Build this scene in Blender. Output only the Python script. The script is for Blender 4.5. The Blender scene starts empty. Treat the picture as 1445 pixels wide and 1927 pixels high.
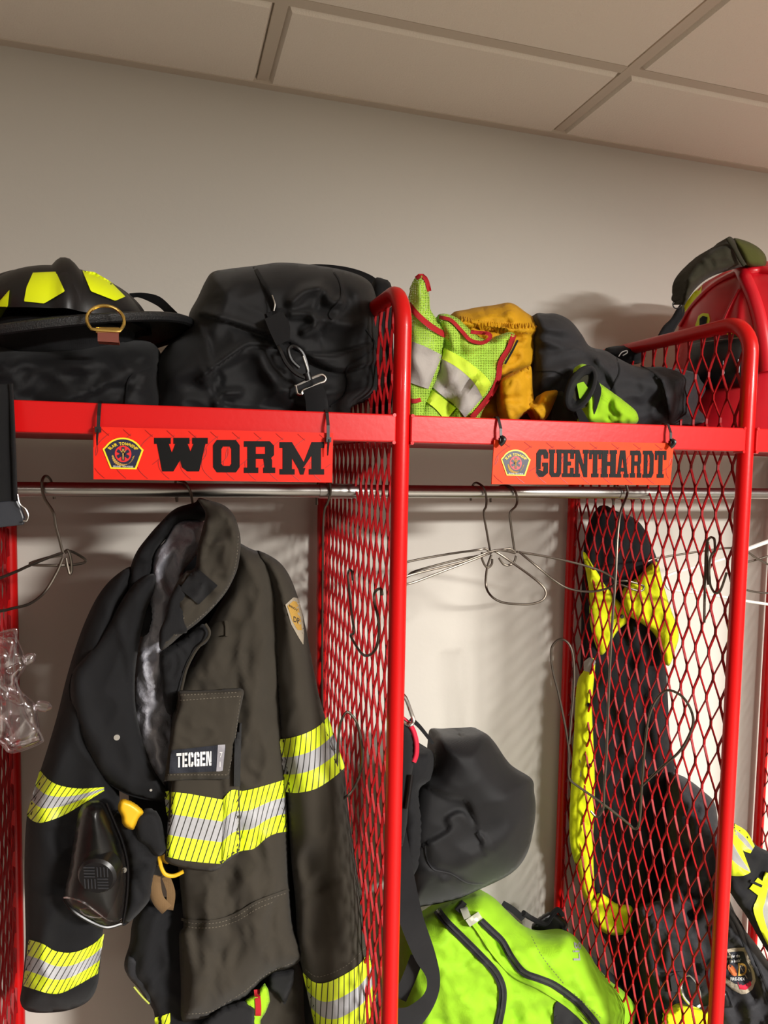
import bpy, bmesh, math, random
import numpy as np
from mathutils import Vector, Matrix, noise
from mathutils.bvhtree import BVHTree
from mathutils.geometry import delaunay_2d_cdt
scene = bpy.context.scene
COL = scene.collection
random.seed(7)

# ---------------------------------------------------------------- camera
YAW, PIT, ROL, FPX = .294, -.0685, .018, 1348.26
CAM = Vector((0, -1.5406, 1.75))
_f = Vector((math.sin(YAW)*math.cos(PIT), math.cos(YAW)*math.cos(PIT), math.sin(PIT)))
_r = Vector((math.cos(YAW), -math.sin(YAW), 0)); _u = _r.cross(_f)
RT = _r*math.cos(ROL) + _u*math.sin(ROL); UP = _u*math.cos(ROL) - _r*math.sin(ROL)
cd = bpy.data.cameras.new('camera'); cam = bpy.data.objects.new('camera', cd); COL.objects.link(cam)
m = Matrix((RT, UP, -_f)).transposed().to_4x4(); m.translation = CAM; cam.matrix_world = m
cd.sensor_fit = 'VERTICAL'; cd.sensor_height = 36; cd.lens = 36*FPX/1927; cd.clip_start = .02
scene.camera = cam
# ---------------------------------------------------------------- world, lamps, exposure
w = bpy.data.worlds.new('world'); scene.world = w; w.use_nodes = True
w.node_tree.nodes['Background'].inputs[0].default_value = (1, .95, .9, 1)
w.node_tree.nodes['Background'].inputs[1].default_value = .02
def area(name, loc, size, sy, power, col):
    l = bpy.data.lights.new(name, 'AREA'); l.shape = 'RECTANGLE'; l.size = size; l.size_y = sy
    l.energy = power; l.color = col
    o = bpy.data.objects.new(name, l); COL.objects.link(o); o.location = loc
    return o
area('ceiling_or_fill_lamp', (2.0, -3.8, 2.50), .6, .5, 240, (1, .965, .92))
area('ceiling_or_fill_lamp', (1.35, -2.1, 2.50), .5, .3, 15, (1, .965, .92))
area('ceiling_or_fill_lamp', (-1.2, -3.9, 2.50), 1.1, .5, 7, (1, .96, .91))  # fill light added on the left, not a fitting of the room
area('ceiling_or_fill_lamp', (3.2, -3.6, 2.50), 1.1, .5, 8, (1, .96, .91))  # extra fill on the far right, added to lift the walls
vs = scene.view_settings
vs.view_transform = 'Standard'; vs.look = 'None'; vs.gamma = 1; vs.use_curve_mapping = False
vs.exposure = 1.52

# ---------------------------------------------------------------- pixel to place helpers
def ray(u, v): return _f + RT*((u-722.5)/FPX) - UP*((v-963.5)/FPX)
def at(u, v, Y):
    d = ray(u, v); return CAM + d*((Y-CAM.y)/d.y)
def atx(u, v, X):
    d = ray(u, v); return CAM + d*((X-CAM.x)/d.x)
def proj(p):
    p = Vector(p)-CAM; z = p.dot(_f); return 722.5+FPX*p.dot(RT)/z, 963.5-FPX*p.dot(UP)/z
def catmull(P, n=8, closed=False):
    P = [Vector(p) for p in P]; N = len(P); out = []
    rng = range(N) if closed else range(N-1)
    for i in rng:
        if closed: a, b, c, d = P[i-1], P[i], P[(i+1) % N], P[(i+2) % N]
        else: a, b, c, d = P[max(i-1, 0)], P[i], P[i+1], P[min(i+2, N-1)]
        for k in range(n):
            t = k/n
            out.append(.5*((2*b)+(c-a)*t+(2*a-5*b+4*c-d)*t*t+(3*b-a-3*c+d)*t**3))
    if not closed: out.append(P[-1])
    return out
def resample(P, step, closed=False):
    P = [Vector(p) for p in P]
    if closed: P = P+[P[0]]
    L = [0]
    for a, b in zip(P, P[1:]): L.append(L[-1]+(b-a).length)
    n = max(2, int(round(L[-1]/step))); out = []; j = 0
    for i in range(n if closed else n+1):
        s = L[-1]*i/n
        while j < len(L)-2 and L[j+1] < s: j += 1
        t = (s-L[j])/max(L[j+1]-L[j], 1e-9); out.append(P[j].lerp(P[j+1], t))
    return out

# ---------------------------------------------------------------- objects
def tag(o, label=None, cat=None, group=None, kind=None):
    if label: o['label'] = label
    if cat: o['category'] = cat
    if group: o['group'] = group
    if kind: o['kind'] = kind
    return o
def empty(name, loc, label, cat, group=None):
    o = bpy.data.objects.new(name, None); COL.objects.link(o); o.location = loc; o.empty_display_size = .05
    return tag(o, label, cat, group)
ORG = {}
def wloc(o):
    v = Vector((0, 0, 0))
    while o: v = v+o.location; o = o.parent
    return v
def obj(name, verts, faces, mat, parent=None, uvs=None, smooth=True, label=None, sharp=None):
    me = bpy.data.meshes.new(name); off = wloc(parent) if parent else Vector((0, 0, 0))
    me.from_pydata([tuple(Vector(v)-off) for v in verts], [], faces); me.validate(); 
    if uvs is not None:
        ul = me.uv_layers.new(name='uv'); 
        for l in me.loops: ul.data[l.index].uv = uvs[l.vertex_index]
    bm = bmesh.new(); bm.from_mesh(me); bmesh.ops.recalc_face_normals(bm, faces=bm.faces)
    bm.to_mesh(me); bm.free()
    if smooth:
        me.polygons.foreach_set('use_smooth', [True]*len(me.polygons))
        if sharp: 
            try: me.set_sharp_from_angle(angle=math.radians(sharp))
            except Exception: pass
    me.materials.append(mat)
    o = bpy.data.objects.new(name, me); COL.objects.link(o)
    if parent: o.parent = parent
    if label: o['label'] = label
    ORG[o.name] = (([Vector(v) for v in verts]), faces)
    return o
class MB:
    def __init__(s): s.v = []; s.f = []; s.uv = []
    def add(s, v, f, uv=None):
        n = len(s.v); s.v += [Vector(p) for p in v]; s.f += [tuple(i+n for i in q) for q in f]
        s.uv += uv if uv else [(0, 0)]*len(v)
    def box(s, lo, hi, M=None):
        v = [Vector((x, y, z)) for x in (lo[0], hi[0]) for y in (lo[1], hi[1]) for z in (lo[2], hi[2])]
        if M: v = [M @ p for p in v]
        s.add(v, [(0, 1, 3, 2), (4, 6, 7, 5), (0, 4, 5, 1), (2, 3, 7, 6), (0, 2, 6, 4), (1, 5, 7, 3)])
    def tube(s, P, r, n=8, closed=False, sq=1.0):
        P = [Vector(p) for p in P]; N = len(P)
        if N < 2: return
        rr = r if isinstance(r, (list, tuple)) else [r]*N
        T = []
        for i in range(N):
            a = P[i-1] if (i > 0 or closed) else P[i]; b = P[(i+1) % N] if (i < N-1 or closed) else P[i]
            T.append((b-a).normalized())
        nrm = T[0].orthogonal().normalized(); v = []
        for i in range(N):
            nrm = (nrm-T[i]*nrm.dot(T[i])).normalized(); bi = T[i].cross(nrm)
            for k in range(n):
                a = 2*math.pi*k/n; v.append(P[i]+(nrm*math.cos(a)+bi*math.sin(a)*sq)*rr[i])
        f = []
        for i in range(N if closed else N-1):
            for k in range(n):
                a = i*n+k; b = i*n+(k+1) % n; c = ((i+1) % N)*n+(k+1) % n; d = ((i+1) % N)*n+k
                f.append((a, b, c, d))
        if not closed: f += [tuple(range(n)), tuple(range((N-1)*n, N*n))]
        s.add(v, f)
    def disc(s, c, ax, r, h, n=24, r2=None):
        c = Vector(c); ax = Vector(ax).normalized(); a = ax.orthogonal().normalized(); b = ax.cross(a); r2 = r if r2 is None else r2
        v = [c+(a*math.cos(t)+b*math.sin(t))*r for t in [2*math.pi*k/n for k in range(n)]]
        v += [c+ax*h+(a*math.cos(t)+b*math.sin(t))*r2 for t in [2*math.pi*k/n for k in range(n)]]
        s.add(v, [tuple(range(n)), tuple(range(n, 2*n))]+[(k, (k+1) % n, n+(k+1) % n, n+k) for k in range(n)])
    def build(s, name, mat, parent=None, smooth=True, label=None, sharp=40):
        return obj(name, s.v, s.f, mat, parent, s.uv, smooth, label, sharp)
def surf(name, fn, ns, nt, mat, parent=None, cs=False, ct=False, th=0, label=None, sharp=None):
    """grid surface fn(s,t)->Vector with optional thickness"""
    S = [i/(ns if cs else ns-1) for i in range(ns)]; T = [j/(nt if ct else nt-1) for j in range(nt)]
    v = [Vector(fn(a, b)) for a in S for b in T]; f = []; uv = [(a, b) for a in S for b in T]
    for i in range(ns if cs else ns-1):
        for j in range(nt if ct else nt-1):
            f.append((i*nt+j, ((i+1) % ns)*nt+j, ((i+1) % ns)*nt+(j+1) % nt, i*nt+(j+1) % nt))
    o = obj(name, v, f, mat, parent, uv, True, label, sharp)
    if th:
        md = o.modifiers.new('solid', 'SOLIDIFY'); md.thickness = th; md.offset = -1
    return o
_bvh = {}
def bvh(o):
    if o.name not in _bvh: v, f = ORG[o.name]; _bvh[o.name] = BVHTree.FromPolygons(v, f)
    return _bvh[o.name]
def hit(u, v, targets):
    d = ray(u, v).normalized(); best = None
    for t in targets:
        h = bvh(t).ray_cast(CAM, d)
        if h[0] is not None and (best is None or h[3] < best[3]): best = h
    return (best[0], best[3]) if best else (None, None)

# ---------------------------------------------------------------- cloth shapes
def segdist(P, pts, closed=False):
    """distance and signed side from points P (n,2) to polyline"""
    Q = np.array([(p[0], p[1]) for p in pts], float); A = Q if closed else Q[:-1]; B = np.roll(Q, -1, 0) if closed else Q[1:]
    best = np.full(len(P), 1e9); side = np.ones(len(P))
    for a, b in zip(A, B):
        ab = b-a; L = ab@ab+1e-9; t = np.clip(((P-a)@ab)/L, 0, 1); c = a+t[:, None]*ab
        d = np.hypot(*(P-c).T); s = np.sign(ab[0]*(P[:, 1]-a[1])-ab[1]*(P[:, 0]-a[0]))
        m_ = d < best; best[m_] = d[m_]; side[m_] = s[m_]
    return best, side
def inside(P, poly):
    Q = np.array([(p[0], p[1]) for p in poly], float); r = np.zeros(len(P), bool); j = len(Q)-1
    for i in range(len(Q)):
        a, b = Q[i], Q[j]
        c = ((a[1] > P[:, 1]) != (b[1] > P[:, 1])) & (P[:, 0] < (b[0]-a[0])*(P[:, 1]-a[1])/(b[1]-a[1]+1e-12)+a[0])
        r ^= c; j = i
    return r
def fill(outline, res, smooth=True):
    o = catmull([Vector((p[0], p[1], 0)) for p in outline], 6, True) if smooth else [Vector((p[0], p[1], 0)) for p in outline]
    o = resample(o, res*.9, True); B = np.array([(p.x, p.y) for p in o])
    lo, hi = B.min(0), B.max(0); g = []
    ny = int((hi[1]-lo[1])/(res*.87))+2
    for j in range(ny):
        for i in range(int((hi[0]-lo[0])/res)+2):
            g.append((lo[0]+(i+.5*(j % 2))*res, lo[1]+j*res*.87))
    G = np.array(g); G = G[inside(G, B)]
    if len(G): d, _ = segdist(G, B, True); G = G[d > res*.55]
    pts = [Vector((a, b)) for a, b in B]+[Vector((a, b)) for a, b in G]; nb = len(B)
    R_ = delaunay_2d_cdt(pts, [], [list(range(nb))], 1, 1e-4)
    V = np.array([(p.x, p.y) for p in R_[0]]); F_ = [tuple(f) for f in R_[2]]
    d, _ = segdist(V, B, True); isb = d < 1e-2
    return V, F_, d, isb
def foldfield(V, folds):
    h = np.zeros(len(V))
    for fo in folds:
        k = 'r'
        if isinstance(fo[0], str): k, fo = fo[0], fo[1:]
        d, s = segdist(V, [tuple(p) for p in catmull([Vector((p[0], p[1], 0)) for p in fo[0]], 4)] if len(fo[0]) > 2 else fo[0])
        if k == 'r': h += fo[2]*np.exp(-(d/fo[1])**2)
        else: h += fo[2]*s*np.tanh(d/3.5)*np.exp(-(d/fo[1]))*.55
    return h
def puff(name, outline, Y, T, mat, parent=None, back=None, edge=30, res=8, folds=(), wr=None, zmin=None, smooth=True, label=None, power=2.0, zmax=None):
    """a stuffed cloth volume: outline at depth Y, bulging T towards the viewer side and back away from it"""
    V, F_, d, isb = fill(outline, res, smooth); n = len(V); back = T if back is None else back
    e = np.clip(d/edge, 0, 1); prof = (1-(1-e)**power)**(1/power)
    h = T*prof+foldfield(V, folds)*np.clip(d/(edge*.6), 0, 1)
    if wr:
        for (amp, su, sv, sd) in (wr if isinstance(wr[0], tuple) else (wr,)):
            for i in range(n):
                a, b = V[i]; q = Vector((a/su+sd, b/sv, sd*3.1)); q += noise.noise_vector(q*.6)*.7
                x = noise.noise(q); h[i] += amp*(1-2*abs(x)*1.6)*min(1, d[i]/(edge*.6))
    yf = Y if callable(Y) else (lambda a, b: Y)
    fr = [at(a, b, yf(a, b)-h[i]) for i, (a, b) in enumerate(V)]
    idx = {}; vs_ = list(fr); uv = [(a/1000, -b/1000) for a, b in V]
    for i in range(n):
        if isb[i]: idx[i] = i
        else: idx[i] = len(vs_); vs_.append(at(V[i][0], V[i][1], yf(*V[i]))+Vector((0, back*prof[i], 0))); uv.append((V[i][0]/1000, -V[i][1]/1000))
    if zmin is not None:
        for p in vs_: p.z = max(p.z, zmin)
    if zmax is not None:
        for p in vs_: p.z = min(p.z, zmax)
    fs = F_+[tuple(idx[i] for i in reversed(f)) for f in F_]
    return obj(name, vs_, fs, mat, parent, uv, True, label)
def depths(P, targets, off, Yd):
    out = []; last = None; miss = []
    for i, (a, b) in enumerate(P):
        q, dist = hit(a, b, targets)
        if q is None: out.append(None); miss.append(i)
        else: out.append(dist)
    ok = [i for i, x in enumerate(out) if x is not None]
    if not ok: return [(at(a, b, Yd)-CAM).length for a, b in P]
    A = np.array([P[i] for i in ok])
    for i in miss: out[i] = out[ok[int(np.argmin(((A-np.array(P[i]))**2).sum(1)))]]
    return out
def patch(name, poly, targets, mat, parent=None, off=.002, res=6, smooth=False, label=None, Yd=-.3, relax=0):
    """a thin panel sewn, stuck or printed on the surface of the targets"""
    V, F_, d, isb = fill(poly, res, smooth); P = [tuple(x) for x in V]; n = len(P)
    D = depths(P, targets, off, Yd)
    dirs = [ray(a, b).normalized() for a, b in P]
    fr = [CAM+dirs[i]*(D[i]-off) for i in range(n)]; bk = [CAM+dirs[i]*(D[i]+.0008) for i in range(n)]
    uv = [(a/1000, -b/1000) for a, b in P]
    ed = {}
    for f in F_:
        for a, b in zip(f, f[1:]+f[:1]): ed[(a, b)] = ed.get((a, b), 0)+1
    fs = F_+[tuple(n+i for i in reversed(f)) for f in F_]
    fs += [(b, a, n+a, n+b) for (a, b) in ed if (b, a) not in ed]
    return obj(name, fr+bk, fs, mat, parent, uv+uv, True, label, sharp=50)
def band(name, A, B, mat, parent=None, targets=None, off=.0025, Y=-.3, nt=7, step=7, th=.002, sm=True, label=None, bulge=0):
    """a strip between two edge lines (pixels, optional third value = depth)"""
    def prep(Q):
        Q = [Vector((p[0], p[1], p[2] if len(p) > 2 else Y)) for p in Q]
        return catmull(Q, 10) if (sm and len(Q) > 2) else [Q[0].lerp(Q[-1], i/10) for i in range(11)] if len(Q) == 2 else Q
    A, B = prep(A), prep(B); LA = sum((b-a).length for a, b in zip(A, A[1:])); n = max(3, int(LA/step))
    def even(Q):
        L = [0]
        for a, b in zip(Q, Q[1:]): L.append(L[-1]+(b.xy-a.xy).length)
        out = []; j = 0
        for i in range(n+1):
            s = L[-1]*i/n
            while j < len(L)-2 and L[j+1] < s: j += 1
            out.append(Q[j].lerp(Q[j+1], (s-L[j])/max(L[j+1]-L[j], 1e-9)))
        return out
    A, B = even(A), even(B); g = []; uv = []
    s = 0
    for i in range(n+1):
        if i: s += ((A[i]-A[i-1]).xy.length+(B[i]-B[i-1]).xy.length)*.5
        for j in range(nt):
            g.append(A[i].lerp(B[i], j/(nt-1))); uv.append((s/100, j/(nt-1)))
    N = len(g); dirs = [ray(p.x, p.y).normalized() for p in g]
    if targets:
        D = depths([(p.x, p.y) for p in g], targets, off, Y)
        fr = [CAM+dirs[i]*(D[i]-off) for i in range(N)]; bk = [CAM+dirs[i]*(D[i]+.0005) for i in range(N)]
    else:
        bl = [bulge*math.sin(math.pi*(i % nt)/(nt-1)) for i in range(N)]
        fr = [at(p.x, p.y, p.z-bl[i]) for i, p in enumerate(g)]; bk = [q+dirs[i]*th for i, q in enumerate(fr)]
    f = []
    for i in range(n):
        for j in range(nt-1):
            a = i*nt+j; q = (a, a+nt, a+nt+1, a+1); f += [q, tuple(N+k for k in reversed(q))]
        for j in (0, nt-1):
            a = i*nt+j; f.append((a, a+nt, N+a+nt, N+a))
    for i in (0, n):
        for j in range(nt-1): a = i*nt+j; f.append((a, a+1, N+a+1, N+a))
    return obj(name, fr+bk, f, mat, parent, uv+uv, True, label, sharp=60)
def cline(name, C_, wd, mat, parent=None, targets=None, off=.002, Y=-.3, nt=3, step=6, th=.002, label=None, bulge=0):
    """a strip of constant width along a centre line"""
    Q = [Vector((p[0], p[1], p[2] if len(p) > 2 else Y)) for p in C_]
    Q = catmull(Q, 6) if len(Q) > 2 else [Q[0].lerp(Q[1], i/6) for i in range(7)]
    A = []; B = []
    for i, p in enumerate(Q):
        a = Q[max(i-1, 0)]; b = Q[min(i+1, len(Q)-1)]; t = (b-a).xy.normalized(); nn = Vector((-t.y, t.x, 0))
        ww = wd if not isinstance(wd, (tuple, list)) else wd[0]+(wd[1]-wd[0])*i/(len(Q)-1)
        A.append(p+nn*ww/2); B.append(p-nn*ww/2)
    return band(name, A, B, mat, parent, targets, off, Y, nt, step, th, False, label, bulge)
def wire(name, pts, r, mat, parent=None, Y=-.3, sm=True, n=8, closed=False, label=None):
    """round wire or cord through pixels (third value = depth), or 3-D points"""
    P = [p if isinstance(p, Vector) else at(p[0], p[1], p[2] if len(p) > 2 else Y) for p in pts]
    if sm: P = catmull(P, 8, closed)
    b = MB(); b.tube(P, r, n, closed); return b.build(name, mat, parent, True, label)
def stitches(name, lines, mat, parent, targets, wd=1.6, off=.0022):
    for L in lines:
        b = MB()
        Q = resample([Vector((p[0], p[1], 0)) for p in (catmull([Vector((p[0], p[1], 0)) for p in L], 6) if len(L) > 2 else [Vector((q[0], q[1], 0)) for q in L])], 3.2)
        for i in range(0, len(Q)-1, 2):
            h1, d1 = hit(Q[i].x, Q[i].y, targets); h2, d2 = hit(Q[i+1].x, Q[i+1].y, targets)
            if h1 is None or h2 is None: continue
            b.tube([h1, h2], .0007*wd/1.6, 4)
        b.build(name, mat, parent)

# ---------------------------------------------------------------- materials
def lin(c):
    c = c.lstrip('#'); r = [int(c[i:i+2], 16)/255 for i in (0, 2, 4)]
    return tuple((x/12.92 if x <= .04045 else ((x+.055)/1.055)**2.4) for x in r)+(1,)
def newmat(name):
    m_ = bpy.data.materials.new(name); m_.use_nodes = True; nt = m_.node_tree
    return m_, nt, nt.nodes['Principled BSDF']
def N(nt, t, **k):
    n = nt.nodes.new(t)
    for a, b in k.items():
        if a in n.inputs: n.inputs[a].default_value = b
        else: setattr(n, a, b)
    return n
def plain(name, col, rough=.5, metal=0, coat=0, var=.0, vs_=8, bump=0, bs=200, spec=.5):
    m_, nt, p = newmat(name); c = lin(col) if isinstance(col, str) else col
    p.inputs['Base Color'].default_value = c; p.inputs['Roughness'].default_value = rough; p.inputs['Metallic'].default_value = metal
    p.inputs['Coat Weight'].default_value = coat; p.inputs['Coat Roughness'].default_value = .08; p.inputs['Specular IOR Level'].default_value = spec
    tc = N(nt, 'ShaderNodeTexCoord')
    if var:
        no = N(nt, 'ShaderNodeTexNoise', Scale=vs_, Detail=5.0); mx = N(nt, 'ShaderNodeMix', data_type='RGBA')
        nt.links.new(tc.outputs['Object'], no.inputs['Vector']); nt.links.new(no.outputs['Fac'], mx.inputs[0])
        mx.inputs[6].default_value = tuple(x*(1-var) for x in c[:3])+(1,); mx.inputs[7].default_value = tuple(min(1, x*(1+var)) for x in c[:3])+(1,)
        nt.links.new(mx.outputs[2], p.inputs['Base Color'])
    if bump:
        no = N(nt, 'ShaderNodeTexNoise', Scale=bs, Detail=3.0); bu = N(nt, 'ShaderNodeBump', Strength=bump, Distance=.002)
        nt.links.new(tc.outputs['Object'], no.inputs['Vector']); nt.links.new(no.outputs['Fac'], bu.inputs['Height']); nt.links.new(bu.outputs['Normal'], p.inputs['Normal'])
    return m_
def fabric(name, col, rough=.85, var=.18, weave=900, wb=.25, crump=.35, cs=28, sheen=.25, spec=.25):
    m_, nt, p = newmat(name); c = lin(col)
    tc = N(nt, 'ShaderNodeTexCoord')
    n1 = N(nt, 'ShaderNodeTexNoise', Scale=14.0, Detail=6.0, Roughness=.6); nt.links.new(tc.outputs['Object'], n1.inputs['Vector'])
    mx = N(nt, 'ShaderNodeMix', data_type='RGBA'); nt.links.new(n1.outputs['Fac'], mx.inputs[0])
    mx.inputs[6].default_value = tuple(x*(1-var) for x in c[:3])+(1,); mx.inputs[7].default_value = tuple(min(1, x*(1+var)) for x in c[:3])+(1,)
    wa = N(nt, 'ShaderNodeTexWave', Scale=weave/3.2, Distortion=1.0, bands_direction='X'); wb_ = N(nt, 'ShaderNodeTexWave', Scale=weave/3.2, Distortion=1.0, bands_direction='Z')
    nt.links.new(tc.outputs['Object'], wa.inputs['Vector']); nt.links.new(tc.outputs['Object'], wb_.inputs['Vector'])
    ad = N(nt, 'ShaderNodeMath', operation='ADD'); nt.links.new(wa.outputs['Fac'], ad.inputs[0]); nt.links.new(wb_.outputs['Fac'], ad.inputs[1])
    m2 = N(nt, 'ShaderNodeMix', data_type='RGBA', blend_type='MULTIPLY'); m2.inputs[0].default_value = .2
    cr = N(nt, 'ShaderNodeMapRange'); cr.inputs[1].default_value = 0; cr.inputs[2].default_value = 2; cr.inputs[3].default_value = .6; cr.inputs[4].default_value = 1.3
    nt.links.new(ad.outputs[0], cr.inputs[0]); nt.links.new(mx.outputs[2], m2.inputs[6]); nt.links.new(cr.outputs[0], m2.inputs[7]); nt.links.new(m2.outputs[2], p.inputs['Base Color'])
    b1 = N(nt, 'ShaderNodeBump', Strength=wb, Distance=.0006); nt.links.new(ad.outputs[0], b1.inputs['Height'])
    n2 = N(nt, 'ShaderNodeTexNoise', Scale=float(cs), Detail=4.0, Roughness=.5, Distortion=.4); nt.links.new(tc.outputs['Object'], n2.inputs['Vector'])
    b2 = N(nt, 'ShaderNodeBump', Strength=crump, Distance=.007); nt.links.new(n2.outputs['Fac'], b2.inputs['Height']); nt.links.new(b1.outputs['Normal'], b2.inputs['Normal'])
    nt.links.new(b2.outputs['Normal'], p.inputs['Normal'])
    p.inputs['Roughness'].default_value = rough; p.inputs['Sheen Weight'].default_value = sheen*.22; p.inputs['Specular IOR Level'].default_value = spec
    return m_
def meshcloth(name, col, scale=260, hole=.30):
    """knitted cloth with a grid of small holes"""
    m_ = fabric(name, col, var=.1, weave=1500, wb=.1, sheen=.2); nt = m_.node_tree; p = nt.nodes['Principled BSDF']
    tc = N(nt, 'ShaderNodeTexCoord'); vo = N(nt, 'ShaderNodeTexVoronoi', Scale=float(scale), Randomness=.15)
    nt.links.new(tc.outputs['UV'], vo.inputs['Vector'])
    lt = N(nt, 'ShaderNodeMath', operation='GREATER_THAN'); lt.inputs[1].default_value = hole; nt.links.new(vo.outputs['Distance'], lt.inputs[0])
    tr = N(nt, 'ShaderNodeBsdfTransparent'); ms = N(nt, 'ShaderNodeMixShader'); out = nt.nodes['Material Output']
    nt.links.new(lt.outputs[0], ms.inputs[0]); nt.links.new(tr.outputs[0], ms.inputs[1]); nt.links.new(p.outputs[0], ms.inputs[2]); nt.links.new(ms.outputs[0], out.inputs[0])
    return m_
def stripe(name, per=11.5, slant=.35, y1='#d8ea2a', gr='#a3a3a6', lines=True, lo=.34, hi=.66, lw=.17):
    """yellow / silver / yellow trim; u runs along the strip (1 = 100 px), v across it"""
    m_, nt, p = newmat(name); tc = N(nt, 'ShaderNodeTexCoord'); sp = N(nt, 'ShaderNodeSeparateXYZ'); nt.links.new(tc.outputs['UV'], sp.inputs[0])
    a = N(nt, 'ShaderNodeMath', operation='GREATER_THAN'); a.inputs[1].default_value = lo; nt.links.new(sp.outputs['Y'], a.inputs[0])
    b = N(nt, 'ShaderNodeMath', operation='LESS_THAN'); b.inputs[1].default_value = hi; nt.links.new(sp.outputs['Y'], b.inputs[0])
    c = N(nt, 'ShaderNodeMath', operation='MULTIPLY'); nt.links.new(a.outputs[0], c.inputs[0]); nt.links.new(b.outputs[0], c.inputs[1])
    mx = N(nt, 'ShaderNodeMix', data_type='RGBA'); mx.inputs[6].default_value = lin(y1); mx.inputs[7].default_value = lin(gr); nt.links.new(c.outputs[0], mx.inputs[0])
    last = mx.outputs[2]
    if lines:
        k = N(nt, 'ShaderNodeMath', operation='MULTIPLY_ADD'); k.inputs[1].default_value = slant; nt.links.new(sp.outputs['Y'], k.inputs[0]); nt.links.new(sp.outputs['X'], k.inputs[2])
        q = N(nt, 'ShaderNodeMath', operation='MULTIPLY'); q.inputs[1].default_value = 100/per; nt.links.new(k.outputs[0], q.inputs[0])
        fr = N(nt, 'ShaderNodeMath', operation='FRACT'); nt.links.new(q.outputs[0], fr.inputs[0])
        l = N(nt, 'ShaderNodeMath', operation='LESS_THAN'); l.inputs[1].default_value = lw; nt.links.new(fr.outputs[0], l.inputs[0])
        m2 = N(nt, 'ShaderNodeMix', data_type='RGBA'); nt.links.new(last, m2.inputs[6]); m2.inputs[7].default_value = lin('#1a1a16'); nt.links.new(l.outputs[0], m2.inputs[0]); last = m2.outputs[2]
    nt.links.new(last, p.inputs['Base Color']); p.inputs['Roughness'].default_value = .5
    no = N(nt, 'ShaderNodeTexNoise', Scale=60.0, Detail=3.0); nt.links.new(tc.outputs['Object'], no.inputs['Vector'])
    bu = N(nt, 'ShaderNodeBump', Strength=.3, Distance=.004); nt.links.new(no.outputs['Fac'], bu.inputs['Height']); nt.links.new(bu.outputs['Normal'], p.inputs['Normal'])
    return m_
def clear(name, tint=(1, 1, 1), fac=.12, rough=.05, alpha=.25, base=(.8, .8, .8)):
    """thin clear plastic"""
    m_ = bpy.data.materials.new(name); m_.use_nodes = True; nt = m_.node_tree; nt.nodes.clear(); out = N(nt, 'ShaderNodeOutputMaterial')
    t = N(nt, 'ShaderNodeBsdfTransparent'); t.inputs[0].default_value = tint+(1,)
    g = N(nt, 'ShaderNodeBsdfGlossy'); g.inputs['Color'].default_value = base+(1,); g.inputs['Roughness'].default_value = rough
    lw = N(nt, 'ShaderNodeLayerWeight', Blend=.35); mr = N(nt, 'ShaderNodeMapRange'); mr.inputs[3].default_value = fac; mr.inputs[4].default_value = .7
    nt.links.new(lw.outputs['Facing'], mr.inputs[0]); ms = N(nt, 'ShaderNodeMixShader'); nt.links.new(mr.outputs[0], ms.inputs[0])
    nt.links.new(t.outputs[0], ms.inputs[1]); nt.links.new(g.outputs[0], ms.inputs[2]); nt.links.new(ms.outputs[0], out.inputs[0]); return m_

M = {}
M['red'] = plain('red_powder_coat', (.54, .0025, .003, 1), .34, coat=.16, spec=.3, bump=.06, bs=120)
M['redshade'] = plain('red_coat_shaded', (.27, .003, .005, 1), .5, coat=.0, spec=.16)  # rack red, darkened in the colour for shade on the strands
M['steel'] = plain('brushed_steel', '#b5b3ae', .30, 1, bump=.05, bs=60)
M['wire'] = plain('dull_wire', '#71695f', .42, 1)
M['chrome'] = plain('chrome', '#dcdcdc', .12, 1)
M['brass'] = plain('brass', '#d8b868', .22, 1)
M['blackplastic'] = plain('black_plastic', '#0c0c0e', .38, bump=.05)
M['black'] = fabric('black_nylon', '#0d0d0f', .6, cs=10, crump=.2, weave=1400, sheen=.35)
M['blackmatte'] = fabric('black_cloth', '#121214', .85, cs=16, crump=.4, weave=1100, sheen=.15)
M['charcoal'] = fabric('charcoal_cloth', '#232326', .7, cs=18, crump=.55, weave=1300, sheen=.3)
M['web'] = fabric('black_webbing', '#151517', .7, cs=40, crump=.1, weave=2200, wb=.6, sheen=.2)
M['coat'] = fabric('brown_black_aramid', '#342f27', .85, var=.2, cs=8, crump=.2, weave=1500, wb=.35, sheen=.2)
M['coatshade'] = fabric('shaded_brown_aramid', '#111113', .85, var=.2, cs=8, crump=.2, weave=1500, wb=.3, sheen=.15)  # same coat cloth, its shade put into a darker colour
M['seam'] = plain('seam_thread', '#5d564a', .9)
M['liner'] = fabric('grey_liner', '#8c8c94', .38, cs=34, crump=1.0, weave=900, sheen=0, spec=.6)
M['lime'] = fabric('lime_cloth', '#84b41a', .75, var=.08, cs=14, crump=.5, sheen=.1)
M['limemesh'] = meshcloth('lime_mesh', '#a6cf48', 320, .29)
M['limemesh2'] = meshcloth('lime_mesh_fine', '#9fd024', 420, .25)
M['limetape'] = fabric('lime_tape', '#c3dd3c', .7, var=.08, cs=30, crump=.3, sheen=0)
M['silver'] = fabric('silver_tape', '#a8a29c', .5, var=.06, cs=30, crump=.5, weave=2200, sheen=0)
M['redtrim'] = fabric('red_binding', '#a81f26', .75, var=.1, cs=40, crump=.2, sheen=0)
M['yellow'] = fabric('yellow_jacket_cloth', '#c8930a', .7, var=.1, cs=22, crump=.8, weave=1800, sheen=.1)
M['hiyel'] = fabric('bright_yellow_cloth', '#cdd60e', .75, var=.06, cs=18, crump=.5, sheen=.1)
M['stripe'] = stripe('striped_reflective_trim')
M['tri'] = stripe('plain_reflective_trim', lines=False, y1='#c4d218', gr='#868682')
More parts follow.
